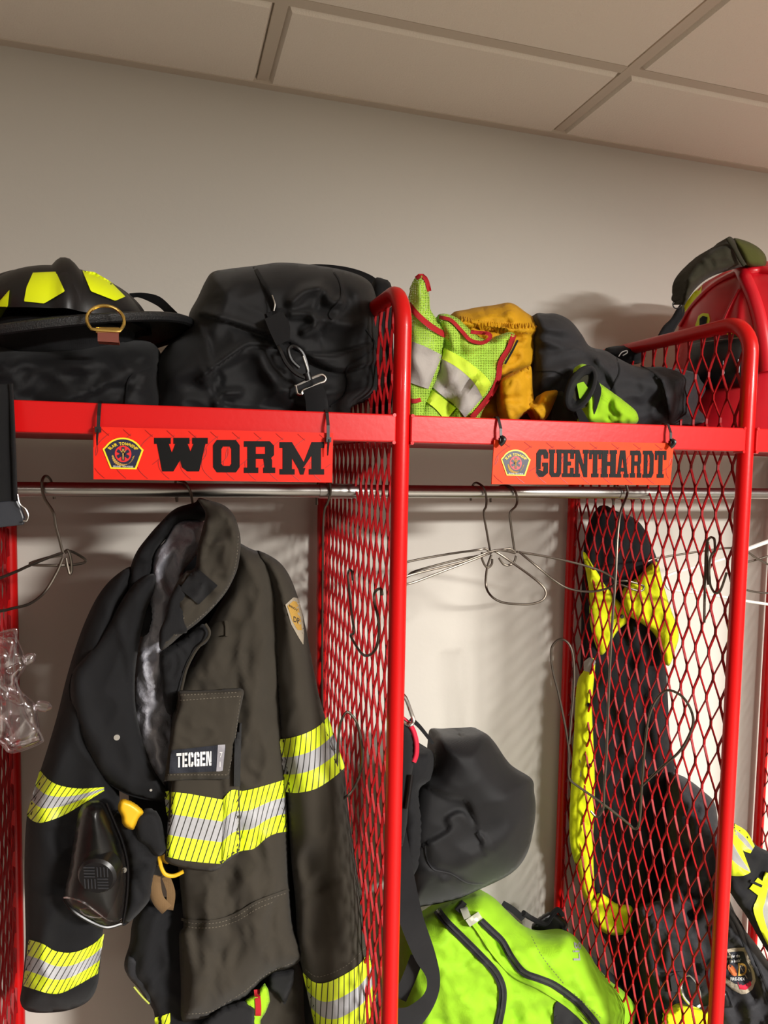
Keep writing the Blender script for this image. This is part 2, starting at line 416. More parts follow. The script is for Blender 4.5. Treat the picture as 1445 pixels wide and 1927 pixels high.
M['signred'] = plain('sign_face', (.93, .045, .018, 1), .22, var=.35, vs_=9)
M['tread'] = plain('sign_tread_lines', (.32, .012, .01, 1), .3)
M['print'] = plain('sign_black_print', '#040404', .5, spec=.15)
M['shell'] = plain('helmet_black', '#0d0d10', .42, bump=.04, bs=400)
M['brim'] = plain('helmet_brim_rubber', '#17181a', .5, bump=.5, bs=500)
M['sticker'] = plain('yellow_sticker', '#e4f20a', .45)
M['redshell'] = plain('helmet_red', (.62, .006, .018, 1), .35, coat=.25, bump=.05, bs=60)
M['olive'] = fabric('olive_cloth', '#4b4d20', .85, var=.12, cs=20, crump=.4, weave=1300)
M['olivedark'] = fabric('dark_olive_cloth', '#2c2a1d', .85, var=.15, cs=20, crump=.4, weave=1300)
M['lens'] = clear('smoky_lens', (.5, .5, .5), .07, .3, base=(.3, .3, .3))
M['clear'] = clear('clear_plastic', (.95, .93, .94), .10, .12, base=(1, .98, 1))
M['white'] = plain('white_plastic', '#d8d6cc', .4)
M['tan'] = fabric('tan_webbing', '#6a5235', .8, cs=30, crump=.3)
M['hardyel'] = plain('yellow_plastic', '#d9a818', .45)
M['pink'] = fabric('pink_red_band', '#c01f38', .6, cs=30, crump=.2, sheen=.1)
M['patchtan'] = fabric('tan_embroidery', '#9c9280', .9, cs=80, crump=.5, weave=2000)
M['gold'] = plain('gold_thread', '#b08a3c', .7, bump=.5, bs=900)
M['orange'] = plain('orange_thread', '#b0592a', .8, bump=.5, bs=900)
M['whiteprint'] = plain('white_print', '#d8d8d8', .6)
M['navy'] = plain('navy_print', '#0e1130', .4)
M['yprint'] = plain('yellow_print', '#f2cf1c', .4)
M['rprint'] = plain('red_print', '#d02020', .4)
M['greypatch'] = fabric('grey_label', '#8c8a90', .6, cs=60, crump=.2)
M['weblabel'] = fabric('dark_label', '#20222a', .7, cs=60, crump=.2)
# ---------------------------------------------------------------- setting
BX, W_, FY = .3209, .61, -.5574
CEIL = 2.5164
def wallmat(col):
    m_, nt, p = newmat('painted_wall'); p.inputs['Base Color'].default_value = lin(col); p.inputs['Roughness'].default_value = .55
    tc = N(nt, 'ShaderNodeTexCoord'); no = N(nt, 'ShaderNodeTexNoise', Scale=90.0, Detail=4.0); bu = N(nt, 'ShaderNodeBump', Strength=.12, Distance=.002)
    nt.links.new(tc.outputs['Object'], no.inputs['Vector']); nt.links.new(no.outputs['Fac'], bu.inputs['Height']); nt.links.new(bu.outputs['Normal'], p.inputs['Normal']); return m_
def tilemat():
    m_, nt, p = newmat('ceiling_tile'); tc = N(nt, 'ShaderNodeTexCoord'); vo = N(nt, 'ShaderNodeTexVoronoi', Scale=220.0); no = N(nt, 'ShaderNodeTexNoise', Scale=300.0, Detail=4.0)
    n3 = N(nt, 'ShaderNodeTexNoise', Scale=60.0, Detail=2.0)
    for n_ in (vo, no, n3): nt.links.new(tc.outputs['Object'], n_.inputs['Vector'])
    cr = N(nt, 'ShaderNodeMapRange'); cr.inputs[1].default_value = .02; cr.inputs[2].default_value = .12; cr.inputs[3].default_value = .55; cr.inputs[4].default_value = 1
    nt.links.new(vo.outputs['Distance'], cr.inputs[0])
    ga = N(nt, 'ShaderNodeMath', operation='GREATER_THAN'); ga.inputs[1].default_value = .52; nt.links.new(n3.outputs['Fac'], ga.inputs[0])
    mm = N(nt, 'ShaderNodeMath', operation='MAXIMUM'); nt.links.new(cr.outputs[0], mm.inputs[0]); nt.links.new(ga.outputs[0], mm.inputs[1])
    mx = N(nt, 'ShaderNodeMix', data_type='RGBA'); mx.inputs[6].default_value = lin('#8d8170'); mx.inputs[7].default_value = lin('#f2e8da'); nt.links.new(mm.outputs[0], mx.inputs[0]); nt.links.new(mx.outputs[2], p.inputs['Base Color'])
    bu = N(nt, 'ShaderNodeBump', Strength=.5, Distance=.002); nt.links.new(no.outputs['Fac'], bu.inputs['Height']); nt.links.new(bu.outputs['Normal'], p.inputs['Normal']); p.inputs['Roughness'].default_value = .95; return m_
MW, MT = wallmat('#c8c3b9'), tilemat(); MW2 = wallmat('#4a453f')
MG = plain('ceiling_grid_white', '#cfc2b1', .5)
MF = plain('grey_floor', '#6f6a62', .6, var=.15)
def struct(name, lo, hi, mat, **k):
    b = MB(); b.box(lo, hi); return tag(b.build(name, mat, smooth=False, **k), kind='structure')
struct('wall_back', (-2.6, 0, 0), (4.4, .12, CEIL+.1), MW)
struct('wall_left', (-2.72, -5.2, 0), (-2.6, .12, CEIL+.1), MW2)
struct('wall_right', (4.4, -5.2, 0), (4.52, .12, CEIL+.1), MW2)
struct('wall_front', (-2.72, -5.32, 0), (4.52, -5.2, CEIL+.1), MW2)
struct('floor', (-2.72, -5.32, -.1), (4.52, .12, 0), MF)
GX, GD, GA = .6764, .2866, .1866          # grid pitch, first row depth, first joint
xs = [GA+GX*i for i in range(-5, 7)]; ys = [0, -GD]
while ys[-1] > -5.0: ys.append(ys[-1]-1.25)
ys[-1] = -5.2
b = MB(); b.box((-2.72, -5.32, CEIL+.03), (4.52, .12, CEIL+.1))
for i in range(len(xs)-1):
    for j in range(len(ys)-1):
        x0, x1, y1, y0 = xs[i]+.011, xs[i+1]-.011, ys[j]-.012, ys[j+1]+.012
        v = [Vector((x, y, z)) for x, y, z in ((x0, y0, CEIL+.012), (x1, y0, CEIL+.012), (x1, y1, CEIL+.012), (x0, y1, CEIL+.012))]
        e = .009
        v2 = [Vector((x0+e, y0+e, CEIL-.002)), Vector((x1-e, y0+e, CEIL-.002)), Vector((x1-e, y1-e, CEIL-.002)), Vector((x0+e, y1-e, CEIL-.002))]
        b.add(v+v2, [(4, 5, 6, 7), (0, 1, 5, 4), (1, 2, 6, 5), (2, 3, 7, 6), (3, 0, 4, 7)])
tag(b.build('ceiling', MT, smooth=False), kind='structure')
b = MB()
for x in xs: b.box((x-.0115, -5.2, CEIL+.002), (x+.0115, 0, CEIL+.02))
for y in ys[1:-1]: b.box((-2.6, y-.0115, CEIL+.0025), (4.4, y+.0115, CEIL+.02))
tag(b.build('trim_1', MG, smooth=False), kind='structure')
struct('trim_2', (-2.6, -.022, CEIL-.004), (4.4, 0, CEIL+.02), MG)

# ---------------------------------------------------------------- steel gear rack
rack = empty('gear_locker_rack', (BX, FY/2, 0), 'glossy red welded steel gear rack with expanded metal dividers, standing against the wall', 'locker')
TR = .0127; ZT = 1.998; YB = -.03
divx = [BX-W_, BX, BX+W_, BX+2*W_]
def zlim(y):
    r = .055; z = ZT-TR*.6
    if y < FY+r: d = FY+r-y; z -= r-math.sqrt(max(r*r-d*d, 0))
    if y > YB-r: d = y-(YB-r); z -= r-math.sqrt(max(r*r-d*d, 0))
    return z
for x in divx:
    P = [Vector((x, FY, 0.0)), Vector((x, FY, .5)), Vector((x, FY, 1.2)), Vector((x, FY, 1.7))]; r = .055
    P += [Vector((x, FY+r-r*math.cos(a), ZT-r+r*math.sin(a))) for a in [math.pi/2*k/8 for k in range(9)]]
    P += [Vector((x, YB-r+r*math.sin(a), ZT-r+r*math.cos(a))) for a in [math.pi/2*k/8 for k in range(9)]]
    P += [Vector((x, YB, 1.7)), Vector((x, YB, 1.)), Vector((x, YB, 0))]
    b = MB(); b.tube(P, TR, 16)
    b.box((x-TR, FY, .20), (x+TR, YB, .23))
    # weld beads where the beams meet the post
    for s_ in (-1, 1):
        for zz in (1.779, 1.8175):
            b.tube([Vector((x+s_*(TR+.001), FY-.012, zz)), Vector((x+s_*(TR+.0015), FY, zz)), Vector((x+s_*(TR+.001), FY+.01, zz))], .0028, 6)
    fr_ = b.build('side_frame', M['red'], rack)
    # expanded metal sheet in the frame
    b = MB(); w_, H_ = .034, .083; k = 0; y = YB-.004; first = True
    y0 = -.5425
    for k in range(int((YB-y0)/(w_/2))+1):
        c = YB-.006-(k+.5)*w_/2; s_ = 1 if k % 2 == 0 else -1
        a1, a2 = c+s_*(w_/4-.0006), c-s_*(w_/4-.0006)
        pts = []; z = .30
        while z < 2.05:
            for (yy, z0, z1) in ((a1, z-.0045, z+.0045), (a2, z+H_/2-.0045, z+H_/2+.0045)): pts += [(yy, z0), (yy, z1)]
            z += H_
        pts = [p for p in pts if p[1] < zlim(p[0])]
        if pts: pts.append((pts[-1][0]+(c-pts[-1][0])*.6, zlim(c)))
        v = []
        for q, (yy, zz) in enumerate(pts):
            up = 1 if (q//2) % 2 == 0 else -1
            for (dx, dy) in ((-.002, -.0010), (.002, -.0008), (.002, .0012), (-.002, .0010)):
                v.append(Vector((x+dx+(.0009 if (q//2) % 2 else -.0009), yy+dy+dx*.25*s_, zz)))
        n_ = len(pts); f = []
        for i in range(n_-1):
            for j in range(4): f.append((i*4+j, i*4+(j+1) % 4, i*4+4+(j+1) % 4, i*4+4+j))
        b.add(v, f)
    b.build('mesh_panel', M['redshade'], fr_, smooth=False)
for i, x in enumerate([divx[0]-W_]+divx):
    x0, x1 = x+(TR-.002 if i else .2), x+W_-TR+.002
    b = MB(); z0, z1 = 1.7795, 1.8185; yf, yk = FY-.0115, FY+.0015
    b.box((x0, yf, z0), (x1, yk, z1)); 
    b.box((x0, FY+.0005, z0), (x1, FY+.03, z0+.004))
    o = b.build('shelf_beam', M['red'], rack, smooth=False)
    md = o.modifiers.new('bev', 'BEVEL'); md.width = .002; md.segments = 2
    b = MB(); b.box((x0, FY+.002, 1.7845), (x1, YB+.02, 1.787)); b.build('shelf_sheet', M['redshade'], rack, smooth=False)  # solid and darkened, to cut light and red bounce below
    b = MB(); b.tube([Vector((x0-.01, -.30, 1.6985)), Vector((x0+.05, -.30, 1.6985)), Vector((x1-.055, -.30, 1.6985))], .0118, 20)
    b.tube([Vector((x1-.055, -.30, 1.6985)), Vector((x1+.012, -.30, 1.6985))], .0134, 20)
    b.build('hanging_rod', M['steel'], rack)
    b = MB(); b.box((x0, FY-.0, .20), (x1, YB, .23)); b.build('bottom_shelf', MF, rack, smooth=False)
# ---------------------------------------------------------------- name signs on the beams
SY = -.5745
_fc = {}
def fontmesh(ch):
    if ch not in _fc:
        cu = bpy.data.curves.new('t', 'FONT'); cu.body = ch; cu.resolution_u = 3; cu.offset = .012
        ob = bpy.data.objects.new('t', cu); COL.objects.link(ob); bpy.context.view_layer.update()
        me = bpy.data.meshes.new_from_object(ob.evaluated_get(bpy.context.evaluated_depsgraph_get()))
        vv = [(v.co.x, v.co.y) for v in me.vertices]; ff = [tuple(p.vertices) for p in me.polygons]
        bpy.data.objects.remove(ob); bpy.data.curves.remove(cu); bpy.data.meshes.remove(me)
        wd = max([p[0] for p in vv])-min([p[0] for p in vv]) if vv else .3
        x0 = min([p[0] for p in vv]) if vv else 0
        _fc[ch] = ([(a-x0, b) for a, b in vv], ff, wd)
    return _fc[ch]
def textflat(b, s, place, size, sx=1.0, gap=.12, center=True):
    """place(x, y) -> point; text laid along x"""
    tot = sum(fontmesh(c)[2] if c != ' ' else .35 for c in s)+gap*(len(s)-1); x = -tot/2 if center else 0
    for c in s:
        if c == ' ': x += .35+gap; continue
        vv, ff, wd = fontmesh(c); b.add([place((x+p[0])*size*sx, p[1]*size) for p in vv], ff); x += wd+gap
def textarc(b, s, place, size, rad, cy, a0, gap=.14, sx=.9):
    tot = (sum(fontmesh(c)[2] if c != ' ' else .35 for c in s)+gap*(len(s)-1))*size*sx; t = -tot/2
    for c in s:
        wd = (fontmesh(c)[2] if c != ' ' else .35)*size*sx
        if c != ' ':
            vv, ff, _ = fontmesh(c); a = (t+wd/2)/rad
            v = []
            for p in vv:
                X_, Y_ = (p[0]*size*sx-wd/2), p[1]*size; r_ = rad+Y_
                v.append(place(math.sin(a+X_/rad)*r_, cy+math.cos(a+X_/rad)*r_))
            b.add(v, ff)
        t += wd+gap*size*sx
# block letters: lists of convex polygons in a 100 x 100 box (slab serif)
def R_(x0, y0, x1, y1): return [(x0, y0), (x1, y0), (x1, y1), (x0, y1)]
GL = {
 'W': [R_(0, 82, 31, 100), R_(36, 82, 66, 100), R_(71, 82, 100, 100), [(5, 84), (27, 84), (38, 34), (36, 0), (15, 0)], [(40, 84), (62, 84), (53, 45), (36, 0), (20, 0)],
       [(40, 84), (62, 84), (82, 0), (62, 0), (52, 12)], [(74, 84), (96, 84), (84, 0), (63, 0), (62, 34)]],
 'O': [[(0, 16), (14, 0), (36, 0), (36, 22), (30, 28), (0, 28)], [(64, 0), (86, 0), (100, 16), (100, 28), (70, 28), (64, 22)], R_(36, 0, 64, 20), R_(0, 28, 31, 72), R_(69, 28, 100, 72),
       [(0, 72), (31, 72), (36, 78), (36, 100), (14, 100), (0, 84)], [(69, 72), (100, 72), (100, 84), (86, 100), (64, 100), (64, 78)], R_(36, 80, 64, 100)],
 'R': [R_(0, 82, 20, 100), R_(0, 0, 46, 17), R_(11, 0, 38, 100), R_(38, 82, 82, 100), [(82, 100), (96, 86), (96, 56), (86, 46), (68, 50), (68, 82)], R_(38, 44, 86, 60), [(62, 48), (86, 48), (90, 40), (90, 17), (66, 17)], R_(62, 0, 100, 17)],
 'M': [R_(0, 82, 26, 100), R_(0, 0, 34, 17), R_(7, 0, 28, 100), [(7, 100), (28, 100), (58, 30), (46, 8)], [(46, 8), (58, 30), (92, 100), (72, 100)], [(42, 20), (58, 20), (54, 0), (46, 0)], R_(72, 0, 93, 100), R_(66, 0, 100, 17), R_(74, 82, 100, 100)],
 'G': [[(0, 14), (22, 0), (60, 0), (60, 20), (38, 24), (0, 30)], [(60, 0), (100, 14), (100, 30), (62, 30), (60, 20)], R_(0, 28, 38, 72), [(0, 70), (38, 72), (40, 80), (60, 80), (60, 100), (22, 100), (0, 86)], [(60, 80), (64, 66), (100, 66), (100, 86), (80, 100), (60, 100)], R_(64, 14, 100, 50), R_(52, 38, 100, 52)],
 'U': [R_(0, 86, 46, 100), R_(56, 86, 100, 100), R_(6, 20, 38, 100), R_(62, 20, 94, 100), [(6, 22), (38, 22), (42, 15), (58, 15), (58, 0), (22, 0), (6, 12)], [(62, 22), (94, 22), (94, 12), (78, 0), (58, 0), (58, 15)]],
 'E': [R_(0, 86, 100, 100), R_(0, 0, 100, 14), R_(12, 0, 48, 100), R_(70, 66, 100, 100), R_(70, 0, 100, 34), R_(48, 42, 76, 57)],
 'N': [R_(0, 86, 36, 100), R_(0, 0, 42, 13), R_(8, 0, 32, 100), [(8, 100), (34, 100), (92, 0), (68, 0)], R_(68, 0, 92, 100), R_(60, 86, 100, 100)],
 'T': [R_(0, 84, 100, 100), R_(0, 66, 22, 100), R_(78, 66, 100, 100), R_(32, 0, 68, 100), R_(20, 0, 80, 14)],
 'H': [R_(0, 86, 46, 100), R_(54, 86, 100, 100), R_(0, 0, 46, 13), R_(54, 0, 100, 13), R_(6, 0, 40, 100), R_(60, 0, 94, 100), R_(38, 42, 62, 58)],
 'A': [R_(0, 0, 42, 13), R_(58, 0, 100, 13), [(6, 0), (32, 0), (52, 84), (60, 100), (30, 100)], [(68, 0), (94, 0), (70, 100), (44, 100), (48, 84)], R_(30, 22, 72, 36)],
 'D': [R_(0, 86, 50, 100), R_(0, 0, 50, 13), R_(10, 0, 44, 100), R_(40, 0, 66, 15), R_(40, 85, 66, 100), [(66, 0), (82, 0), (100, 16), (100, 30), (66, 30), (60, 16)], R_(66, 28, 100, 72), [(66, 100), (60, 84), (66, 70), (100, 70), (100, 84), (82, 100)]],
}
def spt(u, v, d=0): return at(u, v, SY-d)
def sign(name_, quad, letters, emb, label, tint):
    c = at((quad[0][0]+quad[2][0])/2, (quad[0][1]+quad[2][1])/2, SY)
    e = empty('name_sign', c, label, 'sign', 'name signs on the locker beams')
    b = MB(); q = [at(u, v, SY) for u, v in quad]; q2 = [p+Vector((0, .0022, 0)) for p in q]
    b.add(q+q2, [(0, 1, 2, 3), (4, 5, 6, 7), (0, 1, 5, 4), (1, 2, 6, 5), (2, 3, 7, 6), (3, 0, 4, 7)])
    b.build('sign_board', tint, e, smooth=False)
    def bil(s, t):   # s right, t down
        a = Vector(quad[0]).lerp(Vector(quad[1]), s); d = Vector(quad[3]).lerp(Vector(quad[2]), s); p = a.lerp(d, t); return p
    # tread pattern: curved strokes printed on the board
    b = MB(); rnd = random.Random(len(letters)); nx = int((quad[1][0]-quad[0][0])/41)
    asp = (quad[3][1]-quad[0][1])/(quad[1][0]-quad[0][0])
    W0 = quad[1][0]-quad[0][0]
    for i in range(-1, nx+2):
        for (t0, t1, off_, dx, bow) in ((-.12, .16, .1, 26, -.10), (.12, .55, .75, -26, -.34), (.36, .70, .2, -20, .3), (.60, 1.02, .0, 27, -.36)):
            pts = []
            for k in range(10):
                a = k/9; uu = (i+off_)*41+dx*a+bow*26*math.sin(math.pi*a); tt = t0+(t1-t0)*a; ss = uu/W0
                if .004 < ss < .996 and .01 < tt < .99: p = bil(ss, tt); pts.append(at(p.x, p.y, SY-.0001))
            if len(pts) > 2: b.tube(pts, .00055, 4)
    b.build('tread_pattern', M['tread'], e)
    for ch, (u0, v0, u1, v1), sh in letters:
        b = MB()
        for pi_, poly in enumerate(GL[ch]):
            v = [spt(u0+(u1-u0)*x/100+sh*(y/100), v1+(v0-v1)*y/100, .0006+.00004*pi_) for x, y in poly]; n = len(v)
            b.add(v+[p+Vector((0, .0006, 0)) for p in v], [tuple(range(n))]+[(k, (k+1) % n, n+(k+1) % n, n+k) for k in range(n)])
        b.build('letter', M['print'], e, smooth=False)
    # emblem
    ex, ey, ew, eh = emb
    def ep(x, y, d=.0007): return at(ex+x*ew/2, ey-y*eh/2+x*ew*.012, SY-d)
    def badge(k, d):
        P = [(-.98, .26)]+[(.98*math.sin(a)*1.0, .26+.74*(math.cos(a)-math.cos(1.2))/(1-math.cos(1.2))) for a in [(-1.2+2.4*i/14) for i in range(1, 14)]]+[(.98, .26), (.63, -.97), (-.6, -.97)]
        P = [((x)*k, (y)*k+.0) for x, y in P]; P = [(x/1.0, y) for x, y in P]; return [ep(x, y, d) for x, y in P]
    b = MB(); v = badge(1, .0010); b.add(v, [tuple(range(len(v)))]); em = b.build('emblem', M['yprint'], e, smooth=False)
    b = MB(); v = badge(.9, .0014); b.add(v, [tuple(range(len(v)))]); b.build('emblem_field', M['navy'], em, smooth=False)
    def circ(r, y0, d, n=28, rx=1): return [ep(math.cos(t)*r*.76*rx, y0+math.sin(t)*r, d) for t in [2*math.pi*k/n for k in range(n)]]
    b = MB()   # wreath
    for k in range(15):
        a = math.radians(192+k*156/14); c_ = (math.cos(a)*.66*.76, -.06+math.sin(a)*.66); t_ = (-math.sin(a), math.cos(a))
        pp = [(c_[0]+math.cos(h)*.05+t_[0]*math.sin(h)*.11, c_[1]+math.sin(h)*.07+t_[1]*math.cos(h)*.05) for h in [2*math.pi*i/8 for i in range(8)]]
        b.add([ep(x, y, .0017) for x, y in pp], [tuple(range(8))])
    b.build('wreath', M['gold'], em, smooth=False)
    b = MB(); v = circ(.52, -.02, .0018); b.add(v, [tuple(range(len(v)))]); b.build('emblem_circle', M['rprint'], em, smooth=False)
    b = MB()
    for k in range(3):
        a = math.pi/6+k*math.pi/3; dx, dy = math.cos(a), math.sin(a); nx_, ny_ = -dy, dx
        b.add([ep((dx*s1*.42+nx_*s2*.1)*.76, -.02+dy*s1*.42+ny_*s2*.1, .0021) for s1, s2 in ((-1, -1), (1, -1), (1, 1), (-1, 1))], [(0, 1, 2, 3)])
    b.build('star_of_life', M['navy'], em, smooth=False)
    b = MB(); b.add([ep(x, y, .0024) for x, y in ((-.025, -.38), (.025, -.38), (.04, .3), (-.04, .3))], [(0, 1, 2, 3)])
    b.add([ep(x, y, .0024) for x, y in ((-.16, .2), (-.03, .02), (.03, .02), (.16, .2), (.03, .14), (-.03, .14))], [(0, 1, 2, 5), (2, 3, 4, 5)])
    b.build('caduceus', M['gold'], em, smooth=False)
    b = MB(); textarc(b, 'BLAIR TOWNSHIP', lambda x, y: ep(x, y*1.0, .0019), .26, .72, -.19, 0, sx=.62, gap=.1); b.build('emblem_lettering', M['yprint'], em, smooth=False)
    b = MB(); textflat(b, 'GRAND TRAVERSE', lambda x, y: ep(x, y-.86, .0019), .14, .72); b.build('emblem_lettering', M['whiteprint'], em, smooth=False)
    return e
MS1 = plain('sign_print_red', (.70, .018, .008, 1), .45, spec=.15, var=.25, vs_=14); MS2 = plain('sign_print_orange', (.80, .045, .004, 1), .45, spec=.15, var=.35, vs_=16)
sign('a', [(175, 803), (627, 815), (625, 908), (176, 902)],
     [('W', (290, 824, 391, 887), 0), ('O', (401, 828, 451, 889), 0), ('R', (459, 830, 518, 890), 0), ('M', (526, 832, 610, 893), 0)],
     (231.6, 853.5, 79, 60), 'red name sign reading WORM in wide black block letters on the left beam', MS1)
L2 = []
for ch, a, b_ in (('G', 393, 477), ('U', 478, 572), ('E', 568, 652), ('N', 650, 752), ('T', 752, 838), ('H', 832, 944), ('A', 936, 1026), ('R', 1030, 1112), ('D', 1116, 1194), ('T', 1198, 1280)):
    u0, u1 = 900+a/3.6125, 900+b_/3.6125-1; t = (a-393)/(1280-393); L2.append((ch, (u0, 845.5+t*3, u1, 897.5+t*2), 1))
sign('b', [(930, 828), (1268, 834), (1261, 913), (925, 911)], L2, (970.5, 871, 57, 50),
     'red name sign reading GUENTHARDT in narrow black block letters on the right beam', MS2)
def tie(u, v0, v1, label, ball=False, tail=0, lean=0):
    Y0 = SY-.003; p = at(u, (v0+v1)/2, Y0)
    e = empty('cable_tie', p, label, 'cable tie', 'cable ties holding the signs')
    top, bot = at(u, v0, FY-.012).z, at(u+lean, v1, Y0).z; x0 = at(u, v0, Y0).x; x1 = at(u+lean, v1, Y0).x
    P = [Vector((x1, Y0-.0008, bot)), Vector(((x0+x1)/2, Y0-.0008, (top+bot)/2)), Vector((x0, FY-.0145, top-.002)), Vector((x0, FY-.009, 1.8215)), Vector((x0, FY-.003, 1.8215)), Vector((x0, FY+.004, 1.816)),
         Vector((x1, FY+.005, 1.79)), Vector((x1, FY+.004, bot+.01)), Vector((x1, SY+.004, bot-.002)), Vector((x1, Y0, bot-.003))]
    b = MB()
    v = []; n = len(P)
    for q in P: v += [q+Vector((-.0021, 0, 0)), q+Vector((.0021, 0, 0)), q+Vector((.0021, -.0011, 0)), q+Vector((-.0021, -.0011, 0))]
    b.add(v, [(i*4+j, i*4+(j+1) % 4, i*4+4+(j+1) % 4, i*4+4+j) for i in range(n-1) for j in range(4)])
    b.build('strap', M['blackplastic'], e, smooth=False)
    b = MB(); b.box((x1-.0035, Y0-.006, bot-.004), (x1+.0035, Y0+.000, bot+.003))
    if ball: b.tube(catmull([Vector((x1-.001, Y0-.004, bot+.004)), Vector((x1+.002, Y0-.007, bot+.001)), Vector((x1, Y0-.006, bot-.004)), Vector((x1-.003, Y0-.004, bot-.007))], 4), .0036, 8)
    b.build('tie_head', M['blackplastic'], e)
    if tail:
        b = MB(); b.tube([Vector((x1, Y0-.005, bot)), Vector((x1-.001, Y0-.006, bot-tail/2)), Vector((x1-.0012, Y0-.005, bot-tail))], [.0016, .0014, .0008], 6); b.build('tail', M['blackplastic'], e)
tie(187, 757, 808, 'thin black cable tie at the left end of the WORM sign', tail=.02, lean=-2)
tie(617, 775, 827, 'thin black cable tie at the right end of the WORM sign', tail=.022)
tie(941, 786, 828, 'short thick black cable tie at the left end of the GUENTHARDT sign', ball=True, lean=1)
tie(1261, 796, 833, 'short thick black cable tie at the right end of the GUENTHARDT sign', ball=True, lean=0)
# ---------------------------------------------------------------- things on the shelf
SZ = 1.7895
# ---- black bag lying under the black helmet
p = at(150, 760, -.34); p.z = SZ
e = empty('gear_bag', p, 'flat black fabric bag lying under the black helmet at the left end of the shelf', 'bag')
o = puff('bag_body', [(-60, 660), (60, 640), (180, 632), (270, 640), (300, 660), (305, 700), (300, 800), (150, 800), (-60, 800)], -.34, .13, M['black'], e, back=.12, edge=60, res=9, zmin=SZ,
     folds=[('s', [(215, 800), (240, 740), (290, 690)], 25, .012), ([(0, 690), (80, 670), (160, 690)], 18, .008), ([(120, 760), (200, 720), (240, 700)], 14, .008)], wr=(.006, 60, 30, 3.3))
cline('seam_piping', [(292, 690), (250, 705), (238, 735), (236, 800)], 3, M['blackmatte'], e, [o], off=.003)

# ---- black helmet
hc = Vector((-.147, -.365, 1.944))
hel = empty('fire_helmet', (hc.x, hc.y, 1.80), 'black fire helmet with bright yellow stickers and gold ring, left end of the shelf', 'helmet')
FW = math.radians(-90+10)
def dome(s, t):
    a = 2*math.pi*s; el = t*math.pi/2
    rib = max(0, math.cos((a-FW)*4))**14*.012*math.sin(min(1, (1-t)*2.2)*math.pi/2)
    c_, s_ = math.cos(a), math.sin(a); r = math.cos(el)
    return hc+Vector((c_*(.115+rib)*r, s_*(.135+rib)*r, .082*math.sin(el)**.97+rib*.3*math.sin(el)))
shell = surf('shell', dome, 96, 26, M['shell'], hel, cs=True)
b = MB(); fw = Vector((math.cos(FW), math.sin(FW), 0)); sd = Vector((-fw.y, fw.x, 0))
pts = []
for k in range(22):
    t = -1+2*k/21; el = math.pi/2*(1-abs(t)); r = math.cos(el)*.131
    pts.append(hc+fw*(r*(1 if t > 0 else -1))+Vector((0, 0, .082*math.sin(el)**.95+.003)))
v = []; f = []
for i, q in enumerate(pts):
    t = -1+2*i/21; h = .008*(1-abs(t)**1.3)+.003; wdt = .015-.004*(1-abs(t))
    n_ = (q-hc).normalized()
    for (a, hh) in ((-1.6, -.006), (-.95, h*.45), (-.5, h*.9), (0, h), (.5, h*.9), (.95, h*.45), (1.6, -.006)): v.append(q+sd*a*wdt+n_*hh)
for i in range(21):
    for j in range(6): f.append((i*7+j, i*7+j+1, i*7+8+j, i*7+7+j))
b.add(v, f); comb = b.build('crest', M['shell'], hel)
def brimf(s, t):
    a = 2*math.pi*s; c_, s_ = math.cos(a-FW), math.sin(a-FW)
    ro = (.165+.0*c_, .150); r0x, r0y = .114, .133
    ox, oy = (.178+(.01 if c_ < 0 else -.005)*abs(c_)), .172
    x = (r0x+(ox-r0x)*t); y = (r0y+(oy-r0y)*t); dz = .19*math.cos(a)*x-.010-.012*t-.010*t*t*(1-.8*abs(math.sin(a)))+.012*t*abs(math.cos(a))**2
    return hc+Vector((math.cos(a)*x+.008*t, math.sin(a)*y, dz))
brim = surf('brim', brimf, 96, 7, M['brim'], hel, cs=True, th=.004)
b = MB(); b.tube([brimf(k/96, 1.0)+Vector((0, 0, -.001)) for k in range(96)], .0068, 8, closed=True); rim = b.build('brim_edge', M['brim'], hel)
for poly in ([(62, 513), (105, 511), (122, 548), (83, 571), (45, 567), (50, 540)], [(155, 509), (178, 512), (207, 529), (236, 558), (217, 566), (171, 548)], [(-12, 600), (-4, 570), (18, 545), (15, 575), (0, 602)]):
    patch('reflective_sticker', poly, [shell], M['sticker'], hel, off=.0026, res=4)
# gold ring in its leather tab
c = at(199, 603, -.556); n_ = 26; P = []
for k in range(n_):
    a = 2*math.pi*k/n_; x, z = math.cos(a)*.0222, math.sin(a)*.019
    if z < -.013: z = -.013
    P.append(c+Vector((x, -.001+z*.25, z)))
wire('dee_ring', P, .0022, M['brass'], hel, closed=True, sm=False)
b = MB(); cc = at(203, 620, -.556); 
for dz, hh in ((.006, .0035), (-.004, .007)):
    pass
b.tube([cc+Vector((-.014, 0, -.002)), cc+Vector((.014, 0, -.0005))], .0042, 10); b.build('ring_bar', M['brass'], hel)
ML = plain('brown_leather', '#6a2f1f', .6, var=.2)
b = MB(); b.box((cc.x-.012, cc.y-.003, cc.z-.016), (cc.x+.013, cc.y+.002, cc.z-.002)); b.box((cc.x-.012, cc.y, cc.z-.016), (cc.x+.013, cc.y+.02, cc.z-.012)); b.build('leather_tab', ML, hel)
patch('brim_label', [(232, 650), (268, 632), (318, 632), (300, 642)], [brim], M['patchtan'], hel, off=.006, res=6)
# head band of the liner below the brim
def liner(s, t):
    a = 2*math.pi*s; r = .100-.012*t; return hc+Vector((math.cos(a)*r, math.sin(a)*r, -.005-.045*t))
surf('head_band', liner, 60, 6, M['blackmatte'], hel, cs=True, th=.006)

